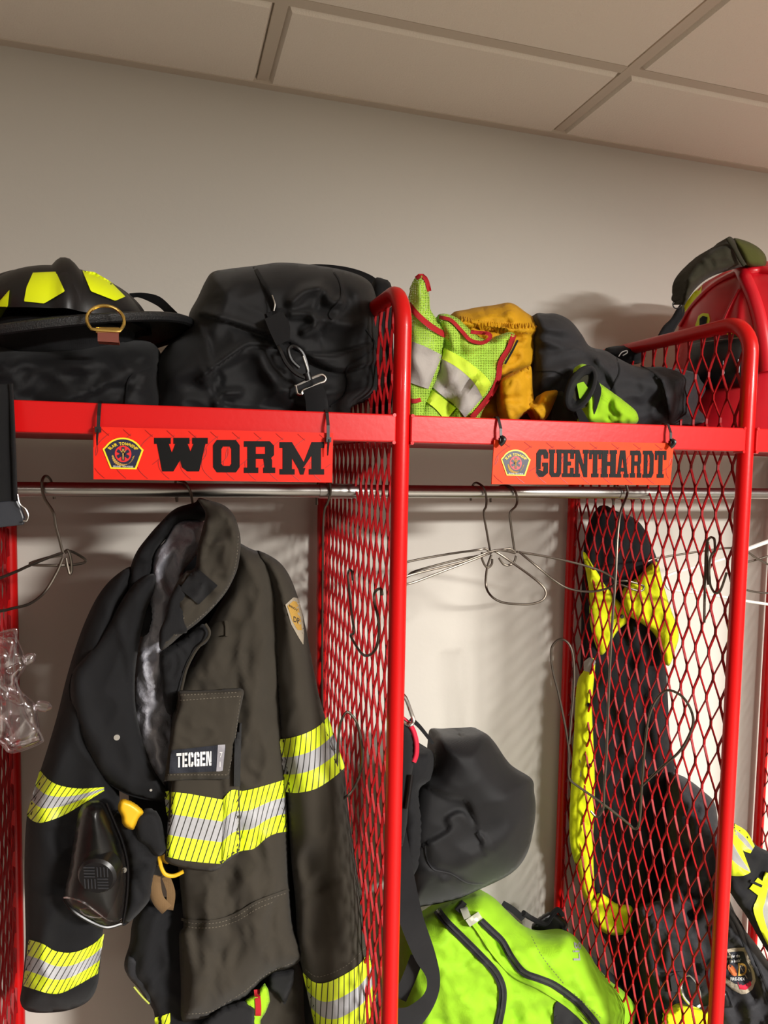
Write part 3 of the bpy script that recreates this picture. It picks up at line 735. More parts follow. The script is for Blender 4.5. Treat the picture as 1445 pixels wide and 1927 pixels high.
# ---- black duffel bag
p = at(540, 740, -.35); p.z = SZ
bag = empty('duffel_bag', p, 'big black nylon duffel bag with swivel clip, between the black helmet and the middle divider', 'bag')
OUT = [(352, 620), (356, 590), (372, 560), (386, 530), (400, 512), (430, 506), (480, 500), (530, 494), (600, 500), (660, 512), (695, 530), (708, 560), (716, 600), (724, 650), (728, 690), (722, 730), (700, 752), (660, 768), (640, 810), (300, 815), (288, 740), (290, 690), (315, 650)]
fd = [('s', [(374, 594), (390, 636), (404, 692)], 22, .016), ('s', [(502, 652), (468, 650), (440, 668), (404, 694)], 20, .026), ('s', [(382, 592), (447, 611), (501, 630), (530, 640)], 20, -.026),
      ([(551, 568), (573, 548), (605, 543), (622, 566), (640, 568)], 11, .020), ([(548, 591), (584, 592), (597, 608), (573, 624)], 8, .016), ('s', [(606, 545), (592, 590), (598, 622)], 18, .018),
      ([(386, 714), (404, 694), (461, 660), (490, 669), (512, 712), (541, 733)], 13, .016), ([(408, 760), (420, 742), (450, 738)], 8, .012), ('s', [(545, 660), (620, 668), (700, 645)], 20, .022),
      ('s', [(572, 664), (606, 688), (650, 698), (720, 676)], 20, -.022), ([(616, 740), (656, 742), (722, 726)], 12, .012), ('s', [(478, 500), (500, 545), (518, 590), (508, 620)], 20, -.012), ([(385, 540), (440, 514), (480, 512)], 18, .010),
      ([(440, 520), (420, 580), (400, 620)], 16, .010), ('s', [(640, 520), (650, 570), (632, 600)], 16, .012), ([(665, 540), (690, 600), (700, 640)], 14, .010), ([(600, 600), (660, 610), (700, 600)], 12, .012), ([(520, 740), (560, 760), (600, 765)], 14, .012), ('s', [(395, 720), (420, 760), (500, 770)], 20, .014), ([(290, 740), (330, 700), (380, 700)], 20, .010)]
body = puff('bag_body', OUT, -.33, .125, M['black'], bag, back=.15, edge=70, res=5, zmin=SZ, folds=fd, wr=(.005, 90, 60, 1.7), power=2.4)
cline('seam_piping', [(628, 512), (640, 530), (642, 560), (620, 590), (626, 600)], 3.2, M['blackmatte'], bag, [body], off=.003)
cline('seam_piping', [(690, 620), (705, 655), (655, 690), (655, 720), (648, 745), (622, 765)], 3.2, M['blackmatte'], bag, [body], off=.003)
cline('zipper', [(478, 502), (492, 525), (508, 560), (517, 590), (505, 612)], 7, M['web'], bag, [body], off=.003)
wire('zipper_pull', [(512, 556, -.47), (517, 572, -.472), (515, 585, -.472)], .0012, M['steel'], bag)
cline('strap_anchor', [(505, 600), (535, 590), (520, 625), (540, 660)], 22, M['web'], bag, [body], off=.006, nt=5)
# carrying handle arching over beside the helmet
band('handle', [(243, 552, -.30), (270, 551, -.30), (300, 558, -.31), (325, 580, -.32), (352, 607, -.33)], [(247, 562, -.29), (262, 560, -.29), (295, 575, -.30), (315, 592, -.31), (340, 612, -.33)], M['web'], bag, th=.003)
band('handle', [(560, 500, -.2), (600, 497, -.2), (650, 502, -.2), (690, 514, -.2), (712, 530, -.2), (716, 560, -.2), (718, 600, -.2)], [(560, 506, -.2), (600, 506, -.2), (645, 512, -.2), (682, 524, -.2), (698, 540, -.2), (700, 570, -.2), (702, 600, -.2)], M['web'], bag, th=.004)
# the loose strap end with its swivel clip and ring
Yc = -.487
P = catmull([(513, 640), (520, 655), (534, 672), (541, 690), (556, 703), (572, 708)], 4) if False else None
wire('swivel_hook', [(517, 640, Yc+.01), (527, 660, Yc), (538, 683, Yc), (556, 702, Yc), (575, 710, Yc), (579, 697, Yc), (571, 668, Yc), (560, 655, Yc), (549, 652, Yc+.002), (543, 660, Yc), (549, 678, Yc), (563, 692, Yc)], .0032, M['blackplastic'], bag)
wire('hook_gate', [(570, 670, Yc-.002), (579, 697, Yc-.002)], .0015, M['steel'], bag, sm=False)
wire('ring', [(557, 728, Yc), (560, 741, Yc), (568, 742, Yc), (571, 735, Yc), (600, 722, Yc), (610, 718, Yc), (613, 712, Yc), (608, 706, Yc), (598, 707, Yc), (560, 724, Yc)], .0018, M['chrome'], bag, closed=True)
b = MB(); b.tube([at(577, 702, Yc), at(581, 716, Yc)], .006, 10); b.build('swivel', M['blackplastic'], bag)
band('strap', [(570, 735, Yc-.002), (574, 750, Yc-.002), (576, 775, Yc+.004), (572, 800, Yc+.01)], [(604, 721, Yc-.002), (612, 735, Yc-.002), (617, 760, Yc+.004), (617, 800, Yc+.01)], M['web'], bag, th=.004, bulge=.003)
band('strap', [(498, 600, Yc+.004), (508, 625, Yc), (520, 650, Yc)], [(530, 585, Yc+.004), (545, 610, Yc), (545, 640, Yc)], M['web'], bag, th=.004)
puff('side_panel', [(700, 540), (722, 525), (738, 545), (740, 640), (738, 760), (715, 790), (700, 700)], -.26, .03, M['blackmatte'], bag, back=.08, edge=14, zmin=SZ)

# ---- lime mesh safety vest with red binding
p = at(850, 760, -.42); p.z = SZ
ve = empty('safety_vest', p, 'crumpled lime mesh safety vest with red binding and silver tape, right of the middle divider', 'vest')
v1 = puff('vest_side_panel', [(775, 535), (782, 522), (795, 516), (805, 530), (808, 560), (810, 582), (822, 600), (842, 622), (836, 660), (830, 700), (812, 750), (800, 800), (764, 800), (764, 640), (770, 575)], -.44, .04, M['limemesh'], ve, back=.04, edge=26, res=6, zmin=SZ,
      folds=[('s', [(768, 575), (800, 605), (844, 635)], 20, .012), ([(800, 560), (815, 600)], 10, .008)], wr=(.004, 30, 50, 2.2))
v2 = puff('vest_front_panel', [(822, 602), (832, 590), (860, 598), (890, 625), (918, 640), (935, 632), (958, 625), (970, 632), (962, 660), (940, 700), (932, 730), (910, 770), (885, 800), (775, 800), (780, 760), (800, 740), (826, 660)], -.42, .05, M['limemesh'], ve, back=.06, edge=24, res=6, zmin=SZ,
      folds=[('s', [(835, 640), (870, 668), (905, 655), (940, 645)], 18, -.020), ([(850, 720), (880, 700), (900, 720)], 20, .014), ('s', [(850, 770), (865, 745), (895, 715)], 16, .014), ([(820, 690), (840, 740), (850, 790)], 14, -.012)], wr=(.007, 34, 34, 8.2))
Tg = [v1, v2]
band('reflective_tape', [(766, 640), (795, 650), (832, 668)], [(766, 718), (785, 725), (806, 732)], M['silver'], ve, [v1], off=.0035, nt=12, label='silver tape')
band('reflective_tape', [(824, 672), (858, 690), (890, 718), (908, 748)], [(806, 722), (832, 744), (858, 765), (875, 786)], M['silver'], ve, [v2], off=.0045, nt=12, label='silver tape')
band('tape_border', [(836, 655), (872, 674), (908, 702), (925, 722)], [(824, 672), (858, 690), (890, 718), (908, 748)], M['limetape'], ve, [v2], off=.0048, nt=6)
band('tape_border', [(806, 728), (832, 748), (858, 768)], [(790, 748), (818, 768), (838, 792)], M['limetape'], ve, [v2], off=.0048, nt=6)
cline('red_binding', [(768, 572), (785, 592), (808, 612), (830, 626), (846, 634)], 11, M['redtrim'], ve, [v1], off=.005, nt=5)
cline('red_binding', [(783, 524), (792, 518), (802, 526), (808, 548)], 8, M['redtrim'], ve, [v1], off=.005, nt=5)
cline('red_binding', [(826, 597), (848, 602), (868, 622), (885, 640), (908, 645), (922, 636), (920, 628), (898, 626), (886, 624)], 7, M['redtrim'], ve, [v2], off=.006, nt=5)
cline('red_binding', [(967, 630), (958, 655), (942, 682), (938, 710), (928, 735), (912, 758), (888, 786)], 10, M['redtrim'], ve, [v2], off=.006, nt=5)
cline('zipper', [(974, 640), (964, 660), (950, 685)], 4, M['blackmatte'], ve, Y=-.445)
cline('red_binding', [(764, 750), (778, 755), (792, 752)], 8, M['redtrim'], ve, [v1], off=.005, nt=5)

# ---- yellow jacket
p = at(950, 740, -.33); p.z = SZ
yj = empty('folded_yellow_jacket', p, 'mustard yellow fire jacket with an elastic gathered waist, bunched up behind the lime vest', 'jacket')
y1 = puff('jacket_body', [(845, 600), (880, 582), (930, 574), (962, 570), (990, 588), (1015, 605), (1024, 618), (1012, 640), (1012, 665), (1005, 690), (985, 705), (950, 730), (945, 800), (870, 800), (850, 700)], -.33, .07, M['yellow'], yj, back=.10, edge=34, res=6, zmin=SZ,
      folds=[('s', [(870, 612), (930, 618), (980, 628), (1024, 622)], 16, -.024), ([(960, 572), (962, 600)], 10, .01), ([(940, 660), (990, 645)], 10, .012), ([(930, 705), (975, 690), (1010, 680)], 10, .014)], wr=((.008, 30, 26, 1.3), (.004, 14, 14, 7.7)))
# gathers of the elastic band
b = MB()
for k in range(34):
    t = k/33; u_ = 868+t*140; v_ = 603+8*math.sin(t*2.8)+t*10
    h1, d1 = hit(u_, v_-8, [y1]); h2, d2 = hit(u_+2*math.sin(k*2.1), v_, [y1]); h3, d3 = hit(u_+3*math.sin(k), v_+9+2*math.sin(k*1.7), [y1])
    if h1 and h2 and h3: b.tube([h1, h2+Vector((0, -.002, 0)), h3], [.0012, .0024, .0014], 6)
b.build('elastic_gathers', M['yellow'], yj)
puff('sleeve', [(945, 712), (990, 690), (1000, 692), (1002, 730), (1008, 760), (1020, 740), (1035, 735), (1050, 736), (1042, 760), (1028, 788), (1010, 792), (995, 775), (960, 800), (945, 780), (940, 740)], -.43, .035, M['yellow'], yj, back=.035, edge=16, res=5, zmin=SZ,
      folds=[([(995, 700), (998, 760)], 8, -.016), ('s', [(1000, 770), (1002, 720), (992, 700)], 12, .014)], wr=(.005, 22, 22, 4.4))
puff('storm_flap', [(1035, 740), (1055, 732), (1068, 740), (1080, 770), (1090, 800), (1040, 800), (1030, 785)], -.40, .02, M['olivedark'], yj, back=.02, edge=12, res=6, zmin=SZ)
patch('strap_end', [(984, 706), (998, 700), (996, 714), (988, 712)], [y1], M['blackmatte'], yj, off=.03, res=4)

# ---- black jacket
p = at(1180, 780, -.36); p.z = SZ
bj = empty('folded_black_jacket', p, 'bunched up black softshell jacket lying between the yellow jacket and the right divider', 'jacket')
j1 = puff('jacket_body', [(1002, 600), (1030, 590), (1052, 592), (1075, 605), (1095, 630), (1110, 652), (1140, 660), (1165, 675), (1200, 690), (1245, 690), (1280, 695), (1310, 702), (1318, 715), (1328, 730), (1322, 745), (1312, 765), (1305, 800), (1000, 800), (1000, 700)], -.34, .07, M['charcoal'], bj, back=.09, edge=34, res=5, zmin=SZ,
      folds=[('s', [(1110, 652), (1130, 690), (1150, 720), (1165, 790)], 22, -.014), ('s', [(1200, 690), (1240, 715), (1250, 750), (1262, 800)], 22, -.026), ([(1112, 660), (1125, 690), (1110, 720)], 14, .016), ([(1170, 680), (1210, 700), (1240, 740)], 16, .012), ([(1020, 720), (1050, 700), (1090, 690)], 14, .014),
             ([(1290, 700), (1265, 740), (1250, 790)], 14, .018), ('s', [(1000, 660), (1040, 665), (1095, 650)], 16, .008), ([(1140, 740), (1155, 760), (1130, 790)], 12, .012)], wr=(.006, 70, 44, 6.1))
cline('seam', [(1160, 672), (1166, 700), (1152, 730), (1140, 780)], 2.4, M['blackmatte'], bj, [j1], off=.0025)
cline('seam', [(1205, 688), (1235, 705), (1250, 735), (1258, 790)], 2.2, M['blackmatte'], bj, [j1], off=.0025)
cline('seam', [(1002, 700), (1040, 698), (1062, 706)], 2.2, M['blackmatte'], bj, [j1], off=.0025)
puff('collar', [(1140, 655), (1190, 650), (1215, 660), (1208, 682), (1175, 685), (1148, 675)], -.22, .03, M['blackmatte'], bj, back=.03, edge=12)
wire('zip_loop', [(1164, 671, -.262), (1170, 663, -.263), (1179, 660, -.263), (1180, 664, -.263), (1172, 669, -.262)], .0011, M['whiteprint'], bj)
# ---- lime cloth with black knitted cuff
p = at(1140, 780, -.45); p.z = SZ
lc = empty('lime_mesh_shirt', p, 'lime mesh shirt with a black knitted cuff poking out below the black jacket', 'shirt')
l1 = puff('shirt_body', [(1092, 685), (1108, 690), (1118, 712), (1148, 735), (1175, 755), (1199, 778), (1190, 800), (1100, 800), (1095, 780), (1088, 760), (1085, 700)], -.455, .03, M['limemesh2'], lc, back=.03, edge=18, res=5, zmin=SZ,
      folds=[('s', [(1140, 740), (1135, 780), (1120, 800)], 14, .014), ([(1160, 750), (1172, 790)], 9, .012), ([(1110, 740), (1112, 790)], 8, .010)], wr=(.005, 22, 26, 9.1))
def cuff(s, t):
    a = 2*math.pi*s; u_ = 1092+math.cos(a+.35)*(32-11*t); v_ = 731+math.sin(a)*(44-13*t)-math.cos(a)*6; return at(u_, v_, -.503-.006*math.sin(a*2)+(.016*t))
cf = surf('knitted_cuff', cuff, 48, 6, M['web'], lc, cs=True, th=.007)
band('cuff_tail', [(1112, 735, -.498), (1118, 750, -.498), (1116, 785, -.495)], [(1124, 715, -.5), (1132, 735, -.5), (1122, 772, -.495)], M['web'], lc, th=.005)
band('cuff_tail', [(1062, 740, -.49), (1080, 765, -.495), (1092, 800, -.495)], [(1075, 745, -.49), (1095, 770, -.495), (1112, 800, -.495)], M['web'], lc, th=.005)
def clens(s, t):
    return at(1092+math.cos(2*math.pi*s)*27*t, 733+math.sin(2*math.pi*s)*36*t, -.488-.004*(1-t*t))
surf('cuff_lining', clens, 30, 5, M['olivedark'], lc, cs=True)
patch('lime_lining', [(1085, 722), (1098, 718), (1112, 738), (1105, 752), (1090, 750)], [ ], M['lime'], lc, Yd=-.4945, res=4)

# ---- red helmet
rc = at(1442, 700, -.30); rc.z = 1.965
rh = empty('fire_helmet', (rc.x, rc.y, SZ), 'red ribbed fire helmet with yellow stickers, behind the right divider', 'helmet')
RF = math.radians(-90-32)
RX = .178
def rdome(s, t):
    a = 2*math.pi*s
    # profile: brim, wall, crown
    pr = [(.236, -.170), (.228, -.150), (.205, -.125), (.186, -.09), (.180, -.05), (.180, -.0), (.179, .05), (.172, .105), (.155, .152), (.125, .182), (.085, .203), (.035, .214), (0, .215)]
    q = t*(len(pr)-1); i = min(int(q), len(pr)-2); w2 = q-i; r = pr[i][0]*(1-w2)+pr[i+1][0]*w2; z = pr[i][1]*(1-w2)+pr[i+1][1]*w2
    k = ((a-RF)/(2*math.pi)*6) % 1; rib = max(0, 1-abs(k-.5)*9)*.010*min(1, max(0, (z+.02)*16))*min(1, r*12)
    c_, s_ = math.cos(a), math.sin(a)
    return Vector((rc.x+c_*(r+rib)*.96, rc.y+s_*(r+rib)*1.0, rc.z+z+rib*.5))
rs = surf('shell', rdome, 120, 48, M['redshell'], rh, cs=True)
def ridge(name, L, r0, r1, off):
    Q = resample(catmull([Vector((p[0], p[1], 0)) for p in L], 6), 5); P = []
    for q in Q:
        h_, d_ = hit(q.x, q.y, [rs])
        if h_ is not None: P.append(h_+(h_-Vector((rc.x, rc.y, rc.z-.03))).normalized()*off)
    b = MB(); n_ = len(P); b.tube(P, [r0+(r1-r0)*i/(n_-1) for i in range(n_)], 10, sq=.7); b.build(name, M['redshell'], rh)
ridge('crest', [(1392, 509), (1403, 530), (1416, 560), (1428, 600), (1437, 650), (1442, 700)], .012, .014, .006)
ridge('rib', [(1391, 545), (1378, 570), (1364, 600), (1352, 632)], .0045, .005, .001)
ridge('rib', [(1280, 614), (1300, 580), (1330, 548), (1362, 526), (1392, 513)], .006, .008, .001)
ridge('rib', [(1400, 512), (1420, 509), (1445, 511), (1470, 515)], .009, .009, .002)
b = MB(); b.tube([rdome(k/100, 0) for k in range(100)], .006, 8, closed=True); b.build('brim_edge', M['blackplastic'], rh)
def trymk(name, poly, mat, off=.0015):
    return patch(name, poly, [rs], mat, rh, off=off, res=4)
trymk('reflective_sticker', [(1284, 585), (1290, 570), (1305, 550), (1321, 537), (1319, 552), (1302, 572), (1288, 588), (1282, 597)], M['sticker'])
trymk('reflective_sticker', [(1362, 640), (1371, 622), (1380, 609), (1390, 615), (1393, 638)], M['sticker'])
trymk('emblem_sticker', [(1308, 612), (1314, 594), (1322, 589), (1333, 590), (1336, 600), (1332, 618), (1322, 634), (1312, 634)], M['sticker'])
trymk('emblem_print', [(1316, 600), (1322, 594), (1331, 597), (1328, 614), (1321, 627), (1316, 622)], M['print'], .003)
# ---- goggles strapped round the red helmet
go = empty('goggles', at(1350, 690, -.42), 'black goggles strapped around the red helmet behind the mesh divider', 'goggles')
def gstrap(s, t):
    a = math.radians(-185+s*180); r = .186+.004*math.sin(math.pi*t); return Vector((rc.x+math.cos(a)*r*.96, rc.y+math.sin(a)*r, rc.z+.022-.032*t))
surf('strap', gstrap, 50, 5, M['web'], go, th=.004)
def gfr(s, t):
    a = math.radians(-186+s*46); bul = .020*math.sin(math.pi*min(1, max(0, t)))**.5*math.sin(math.pi*min(1, s*1.15))**.4; r = .184+bul
    return Vector((rc.x+math.cos(a)*r*.96, rc.y+math.sin(a)*r, rc.z+.045-.098*t))
surf('frame', gfr, 40, 12, M['blackplastic'], go, th=.004)
for k in range(3):
    a = math.radians(-166+k*8); b = MB(); q = Vector((rc.x+math.cos(a)*.203*.96, rc.y+math.sin(a)*.203, rc.z-.03)); b.tube([q, q+Vector((0, 0, .025))], .004, 6); b.build('vent', M['blackplastic'], go)
wire('frame_edge', [Vector((rc.x+math.cos(math.radians(a))*.205*.96, rc.y+math.sin(math.radians(a))*.205, rc.z+.036)) for a in range(-170, -142, 6)], .0015, M['steel'], go)
# ---- olive hood folded over the red helmet
ho = empty('ear_cover', at(1370, 520, -.32), 'olive cloth ear cover folded over the top of the red helmet', 'ear cover')
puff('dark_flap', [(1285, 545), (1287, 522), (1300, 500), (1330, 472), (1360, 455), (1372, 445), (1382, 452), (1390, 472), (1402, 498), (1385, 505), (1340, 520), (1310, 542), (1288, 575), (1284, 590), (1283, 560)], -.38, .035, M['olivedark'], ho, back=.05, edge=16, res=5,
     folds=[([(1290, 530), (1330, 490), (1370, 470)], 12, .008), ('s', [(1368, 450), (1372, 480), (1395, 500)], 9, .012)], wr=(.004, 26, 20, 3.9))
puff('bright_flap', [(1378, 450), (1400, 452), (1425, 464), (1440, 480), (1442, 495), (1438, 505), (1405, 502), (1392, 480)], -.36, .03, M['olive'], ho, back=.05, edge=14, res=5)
cline('hem', [(1369, 447), (1376, 458), (1384, 470), (1392, 486), (1401, 500)], 9, M['olivedark'], ho, Y=-.425, nt=5, bulge=.003, th=.004)
puff('neck_flap', [(1284, 570), (1288, 590), (1275, 612), (1262, 632), (1240, 640), (1225, 660), (1245, 618), (1262, 600), (1274, 580)], -.30, .008, M['blackmatte'], ho, back=.008, edge=6, res=4)
wire('lace', [(1284, 559, -.33), (1272, 563, -.33), (1266, 572, -.33), (1270, 580, -.33), (1280, 578, -.33), (1284, 568, -.33)], .0012, M['blackplastic'], ho)
puff('gear_foot', [(1310, 775), (1325, 765), (1340, 780), (1445, 785), (1445, 805), (1310, 805)], -.36, .012, M['charcoal'], ho, back=.01, edge=8, res=6, zmin=SZ) if False else None
# ---------------------------------------------------------------- turnout coat on its hanger
co = empty('turnout_coat', (.08, -.34, 1.0), 'dark brown turnout coat with striped yellow bands, hanging open in the left bay', 'coat')
K = M['coatshade']; C_ = M['coat']  # K paints the left half as shaded cloth
# back panel seen inside the open front
back = puff('back_panel', [(330, 1000), (450, 1030), (520, 1080), (560, 1200), (590, 1500), (590, 1900), (600, 2200), (300, 2200), (320, 1700), (250, 1560), (240, 1300), (280, 1100)], -.27, .01, M['blackmatte'], co, back=.05, edge=40, res=16)
lin_ = puff('liner', [(330, 985), (352, 978), (384, 982), (384, 1000), (372, 1040), (345, 1075), (338, 1110), (322, 1150), (318, 1220), (322, 1300), (330, 1400), (318, 1480), (300, 1490), (270, 1440), (250, 1350), (255, 1250), (275, 1150), (285, 1080), (292, 1040), (312, 1015)], -.35, .02, M['liner'], co, back=.01, edge=24, res=6,
      folds=[([(300, 1090), (310, 1180), (290, 1300), (300, 1450)], 12, .012), ([(270, 1250), (275, 1380)], 10, .010)], wr=(.010, 26, 40, 4.5))
b_collar = puff('collar', [(300, 1190), (262, 1200), (240, 1120), (244, 1075), (256, 1040), (278, 1010), (300, 985), (330, 957), (368, 945), (372, 938), (392, 942), (402, 960), (384, 980), (350, 982), (332, 990), (316, 1010), (294, 1038), (288, 1070), (284, 1120), (296, 1160)], -.335, .035, K, co, back=.02, edge=14, res=6, wr=(.004, 40, 30, 1.2))
ls = puff('sleeve', [(250, 1066), (215, 1085), (185, 1120), (160, 1170), (140, 1225), (124, 1280), (108, 1345), (92, 1400), (76, 1450), (60, 1500), (50, 1540), (46, 1620), (47, 1700), (48, 1780), (42, 1850), (38, 1885), (52, 1903), (90, 1906), (130, 1901), (165, 1885), (183, 1855), (190, 1800), (196, 1740), (222, 1680), (230, 1600), (225, 1500), (222, 1400), (228, 1200), (245, 1110)], -.33, .06, K, co, back=.05, edge=55, res=8,
     folds=[([(150, 1290), (120, 1400), (100, 1450)], 26, .010), ([(90, 1560), (100, 1650), (80, 1750)], 30, .010), ('s', [(60, 1545), (120, 1560), (190, 1530)], 30, -.008), ([(60, 1860), (120, 1880), (180, 1850)], 12, .008)], wr=(.006, 60, 90, 7.2))
lp = puff('front_panel', [(290, 1080), (262, 1090), (235, 1120), (200, 1180), (160, 1235), (138, 1262), (131, 1290), (133, 1320), (146, 1370), (166, 1420), (195, 1465), (230, 1490), (265, 1502), (300, 1508), (322, 1500), (310, 1480), (285, 1440), (268, 1390), (255, 1330), (254, 1270), (262, 1210), (275, 1150), (290, 1110)], -.375, .035, K, co, back=.01, edge=22, res=7,
     folds=[('s', [(215, 1160), (240, 1260), (260, 1400), (300, 1490)], 30, -.010), ([(150, 1290), (180, 1390), (230, 1470)], 16, .006)], wr=(.004, 60, 80, 3.7))
cline('front_edge', [(136, 1268), (131, 1292), (134, 1322), (147, 1372), (167, 1420), (196, 1464), (231, 1489), (266, 1501), (305, 1506)], 5, K, co, Y=-.378, nt=4, th=.006, bulge=.003)
for (u_, v_) in ((220, 1387), (284, 1486)):
    b = MB()
    h_, d_ = hit(u_, v_, [lp]); h_ = h_ or at(u_, v_, -.40)
    b.disc(h_+Vector((0, .001, 0)), (0, -1, 0), .0058 if v_ < 1400 else .003, .003, 18, .0045 if v_ < 1400 else .002)
    b.build('snap_button', M['chrome'], co)
# brown front panel on the right
fp = puff('front_panel', [(440, 1020), (470, 1032), (500, 1046), (518, 1075), (528, 1150), (530, 1300), (536, 1400), (540, 1480), (541, 1560), (544, 1660), (552, 1740), (569, 1790), (566, 1806), (545, 1822), (515, 1830), (490, 1848), (462, 1876), (430, 1893), (395, 1913), (365, 1920), (342, 1919), (340, 1850), (337, 1760), (345, 1740), (338, 1660), (330, 1600), (316, 1540), (313, 1470), (318, 1400), (330, 1310), (345, 1270), (368, 1235), (384, 1190), (405, 1150), (428, 1110), (438, 1060)], -.365, .045, C_, co, back=.01, edge=40, res=7,
     folds=[([(470, 1060), (480, 1200), (470, 1400)], 26, .008), ([(510, 1100), (505, 1300), (520, 1450)], 16, -.007), ([(470, 1660), (480, 1760), (440, 1850)], 30, .010), ([(400, 1700), (390, 1800), (360, 1900)], 22, .010), ([(430, 1640), (420, 1740)], 16, -.008), ('s', [(545, 1640), (500, 1740), (520, 1830)], 26, .012), ([(360, 1760), (400, 1790), (450, 1770)], 16, -.006)], wr=((.006, 60, 130, 2.6), (.003, 26, 40, 9.3)))
rs_ = puff('sleeve', [(480, 1036), (512, 1048), (535, 1068), (552, 1100), (568, 1150), (580, 1205), (592, 1270), (606, 1330), (628, 1400), (648, 1455), (655, 1520), (666, 1600), (680, 1690), (696, 1780), (708, 1830), (713, 1890), (712, 2000), (600, 2010), (590, 1930), (580, 1880), (570, 1830), (560, 1780), (556, 1700), (548, 1620), (540, 1500), (527, 1400), (518, 1280), (512, 1180), (508, 1110), (496, 1070)], -.365, .062, C_, co, back=.05, edge=48, res=7,
     folds=[([(575, 1620), (600, 1680), (585, 1760)], 26, -.016), ([(620, 1480), (640, 1620), (660, 1740)], 30, .010), ([(550, 1120), (560, 1250)], 20, .006), ('s', [(570, 1700), (630, 1660), (665, 1640)], 30, .008)], wr=(.006, 60, 110, 5.5))
tg = [fp, rs_]
# collar, right half, standing and folded over
col = puff('collar', [(372, 938), (395, 942), (420, 950), (438, 966), (448, 990), (453, 1020), (449, 1060), (441, 1085), (425, 1115), (400, 1145), (372, 1172), (340, 1196), (322, 1212), (304, 1224), (299, 1212), (302, 1195), (318, 1172), (330, 1150), (322, 1130), (326, 1110), (345, 1080), (366, 1070), (372, 1030), (382, 990), (386, 965)], -.435, .03, C_, co, back=.05, edge=14, res=5,
     folds=[([(385, 1000), (382, 1050), (400, 1010), (420, 985)], 9, -.008), ([(440, 1000), (432, 1080)], 9, .004), ([(345, 1140), (370, 1120)], 8, .008)], wr=(.005, 30, 40, 6.6))
patch('hook_and_loop_tab', [(368, 1066), (410, 1102), (374, 1138), (338, 1108)], [col], M['web'], co, off=.006, res=5)
puff('inner_collar', [(336, 1100), (352, 1112), (350, 1140), (348, 1170), (352, 1190), (330, 1195), (312, 1212), (302, 1222), (300, 1190), (312, 1160), (318, 1130)], -.462, .010, M['blackmatte'], co, back=.02, edge=8, res=5)
stitches('stitching', [[(449, 990), (445, 1050), (433, 1095), (405, 1135), (368, 1168), (330, 1196)], [(325, 1163), (350, 1163)]], M['seam'], co, [col])
fl = puff('facing', [(385, 1175), (395, 1195), (388, 1210), (368, 1225), (350, 1260), (340, 1290), (332, 1330), (322, 1345), (312, 1335), (304, 1290), (300, 1240), (306, 1226), (340, 1205), (365, 1185)], -.40, .02, M['blackmatte'], co, back=.03, edge=12, res=6, wr=(.004, 20, 30, 1.9))
wire('facing_edge', [(386, 1174, -.43), (394, 1188, -.432), (390, 1202, -.43), (370, 1222, -.425), (352, 1256, -.42), (343, 1290, -.42), (334, 1332, -.42)], .0022, C_, co)
# strap loop beside the collar
cline('strap_loop', [(392, 1186), (410, 1184), (427, 1180)], 26, C_, co, [fp], off=.010, nt=5)
cline('strap_loop_end', [(425, 1168), (427, 1182), (427, 1197)], 6, C_, co, [fp], off=.014, nt=4)
# chest pocket with flap and label
pk = puff('pocket', [(330, 1440), (360, 1440), (438, 1390), (452, 1360), (450, 1450), (452, 1590), (440, 1612), (420, 1628), (400, 1640), (350, 1634), (313, 1622), (311, 1600), (316, 1540), (322, 1480)], -.425, .020, C_, co, back=.05, edge=12, res=6, folds=[('s', [(418, 1460), (424, 1540), (416, 1628)], 14, -.008)])
pf = puff('pocket_flap', [(335, 1302), (458, 1297), (459, 1304), (449, 1350), (442, 1400), (432, 1468), (309, 1470), (316, 1415), (326, 1360), (336, 1325)], -.442, .016, C_, co, back=.02, edge=9, res=5, smooth=False, wr=(.002, 40, 40, 2.2))
cline('pocket_gusset', [(449, 1360), (447, 1420), (446, 1480)], 12, M['web'], co, [pk, fp], off=.012, nt=4)
stitches('stitching', [[(338, 1318), (452, 1310)], [(452, 1310), (441, 1400), (428, 1460)], [(314, 1458), (426, 1458)], [(340, 1308), (448, 1303)]], M['seam'], co, [pf])
lab = patch('label_patch', [(322, 1412), (422, 1401), (425, 1404), (419, 1451), (318, 1456)], [pf], M['weblabel'], co, off=.002, res=5)
patch('label_tab', [(410, 1402), (424, 1401), (419, 1451), (407, 1452)], [pf], M['greypatch'], lab, off=.0028, res=5)
def onto(o_, off=.003):
    def f(u_, v_):
        h_, d_ = hit(u_, v_, [o_]); 
        return CAM+ray(u_, v_).normalized()*((d_ or (at(u_, v_, -.45)-CAM).length)-off)
    return f
pl = onto(pf, .0034)
b = MB()
# stencil lettering TECGEN
ST = {'T': [R_(0, 80, 100, 100), R_(34, 0, 66, 74)], 'E': [R_(0, 0, 38, 100), R_(46, 80, 100, 100), R_(46, 41, 88, 59), R_(46, 0, 100, 20)],
      'C': [[(0, 12), (18, 0), (40, 0), (40, 100), (18, 100), (0, 88)], R_(50, 80, 80, 100), [(50, 0), (82, 0), (100, 14), (100, 34), (64, 34), (64, 20), (50, 20)], [(80, 100), (100, 86), (100, 66), (64, 66), (64, 80)]],
      'G': [[(0, 12), (18, 0), (40, 0), (40, 100), (18, 100), (0, 88)], [(50, 80), (50, 100), (82, 100), (100, 86), (100, 66), (64, 66), (64, 80)], R_(50, 0, 100, 18), R_(64, 0, 100, 50), R_(54, 38, 100, 52)],
      'N': [R_(0, 0, 28, 100), [(34, 100), (52, 100), (78, 20), (78, 0), (60, 0), (34, 66)], R_(78, 24, 100, 100), R_(82, 0, 100, 20)]}
u0 = 332.
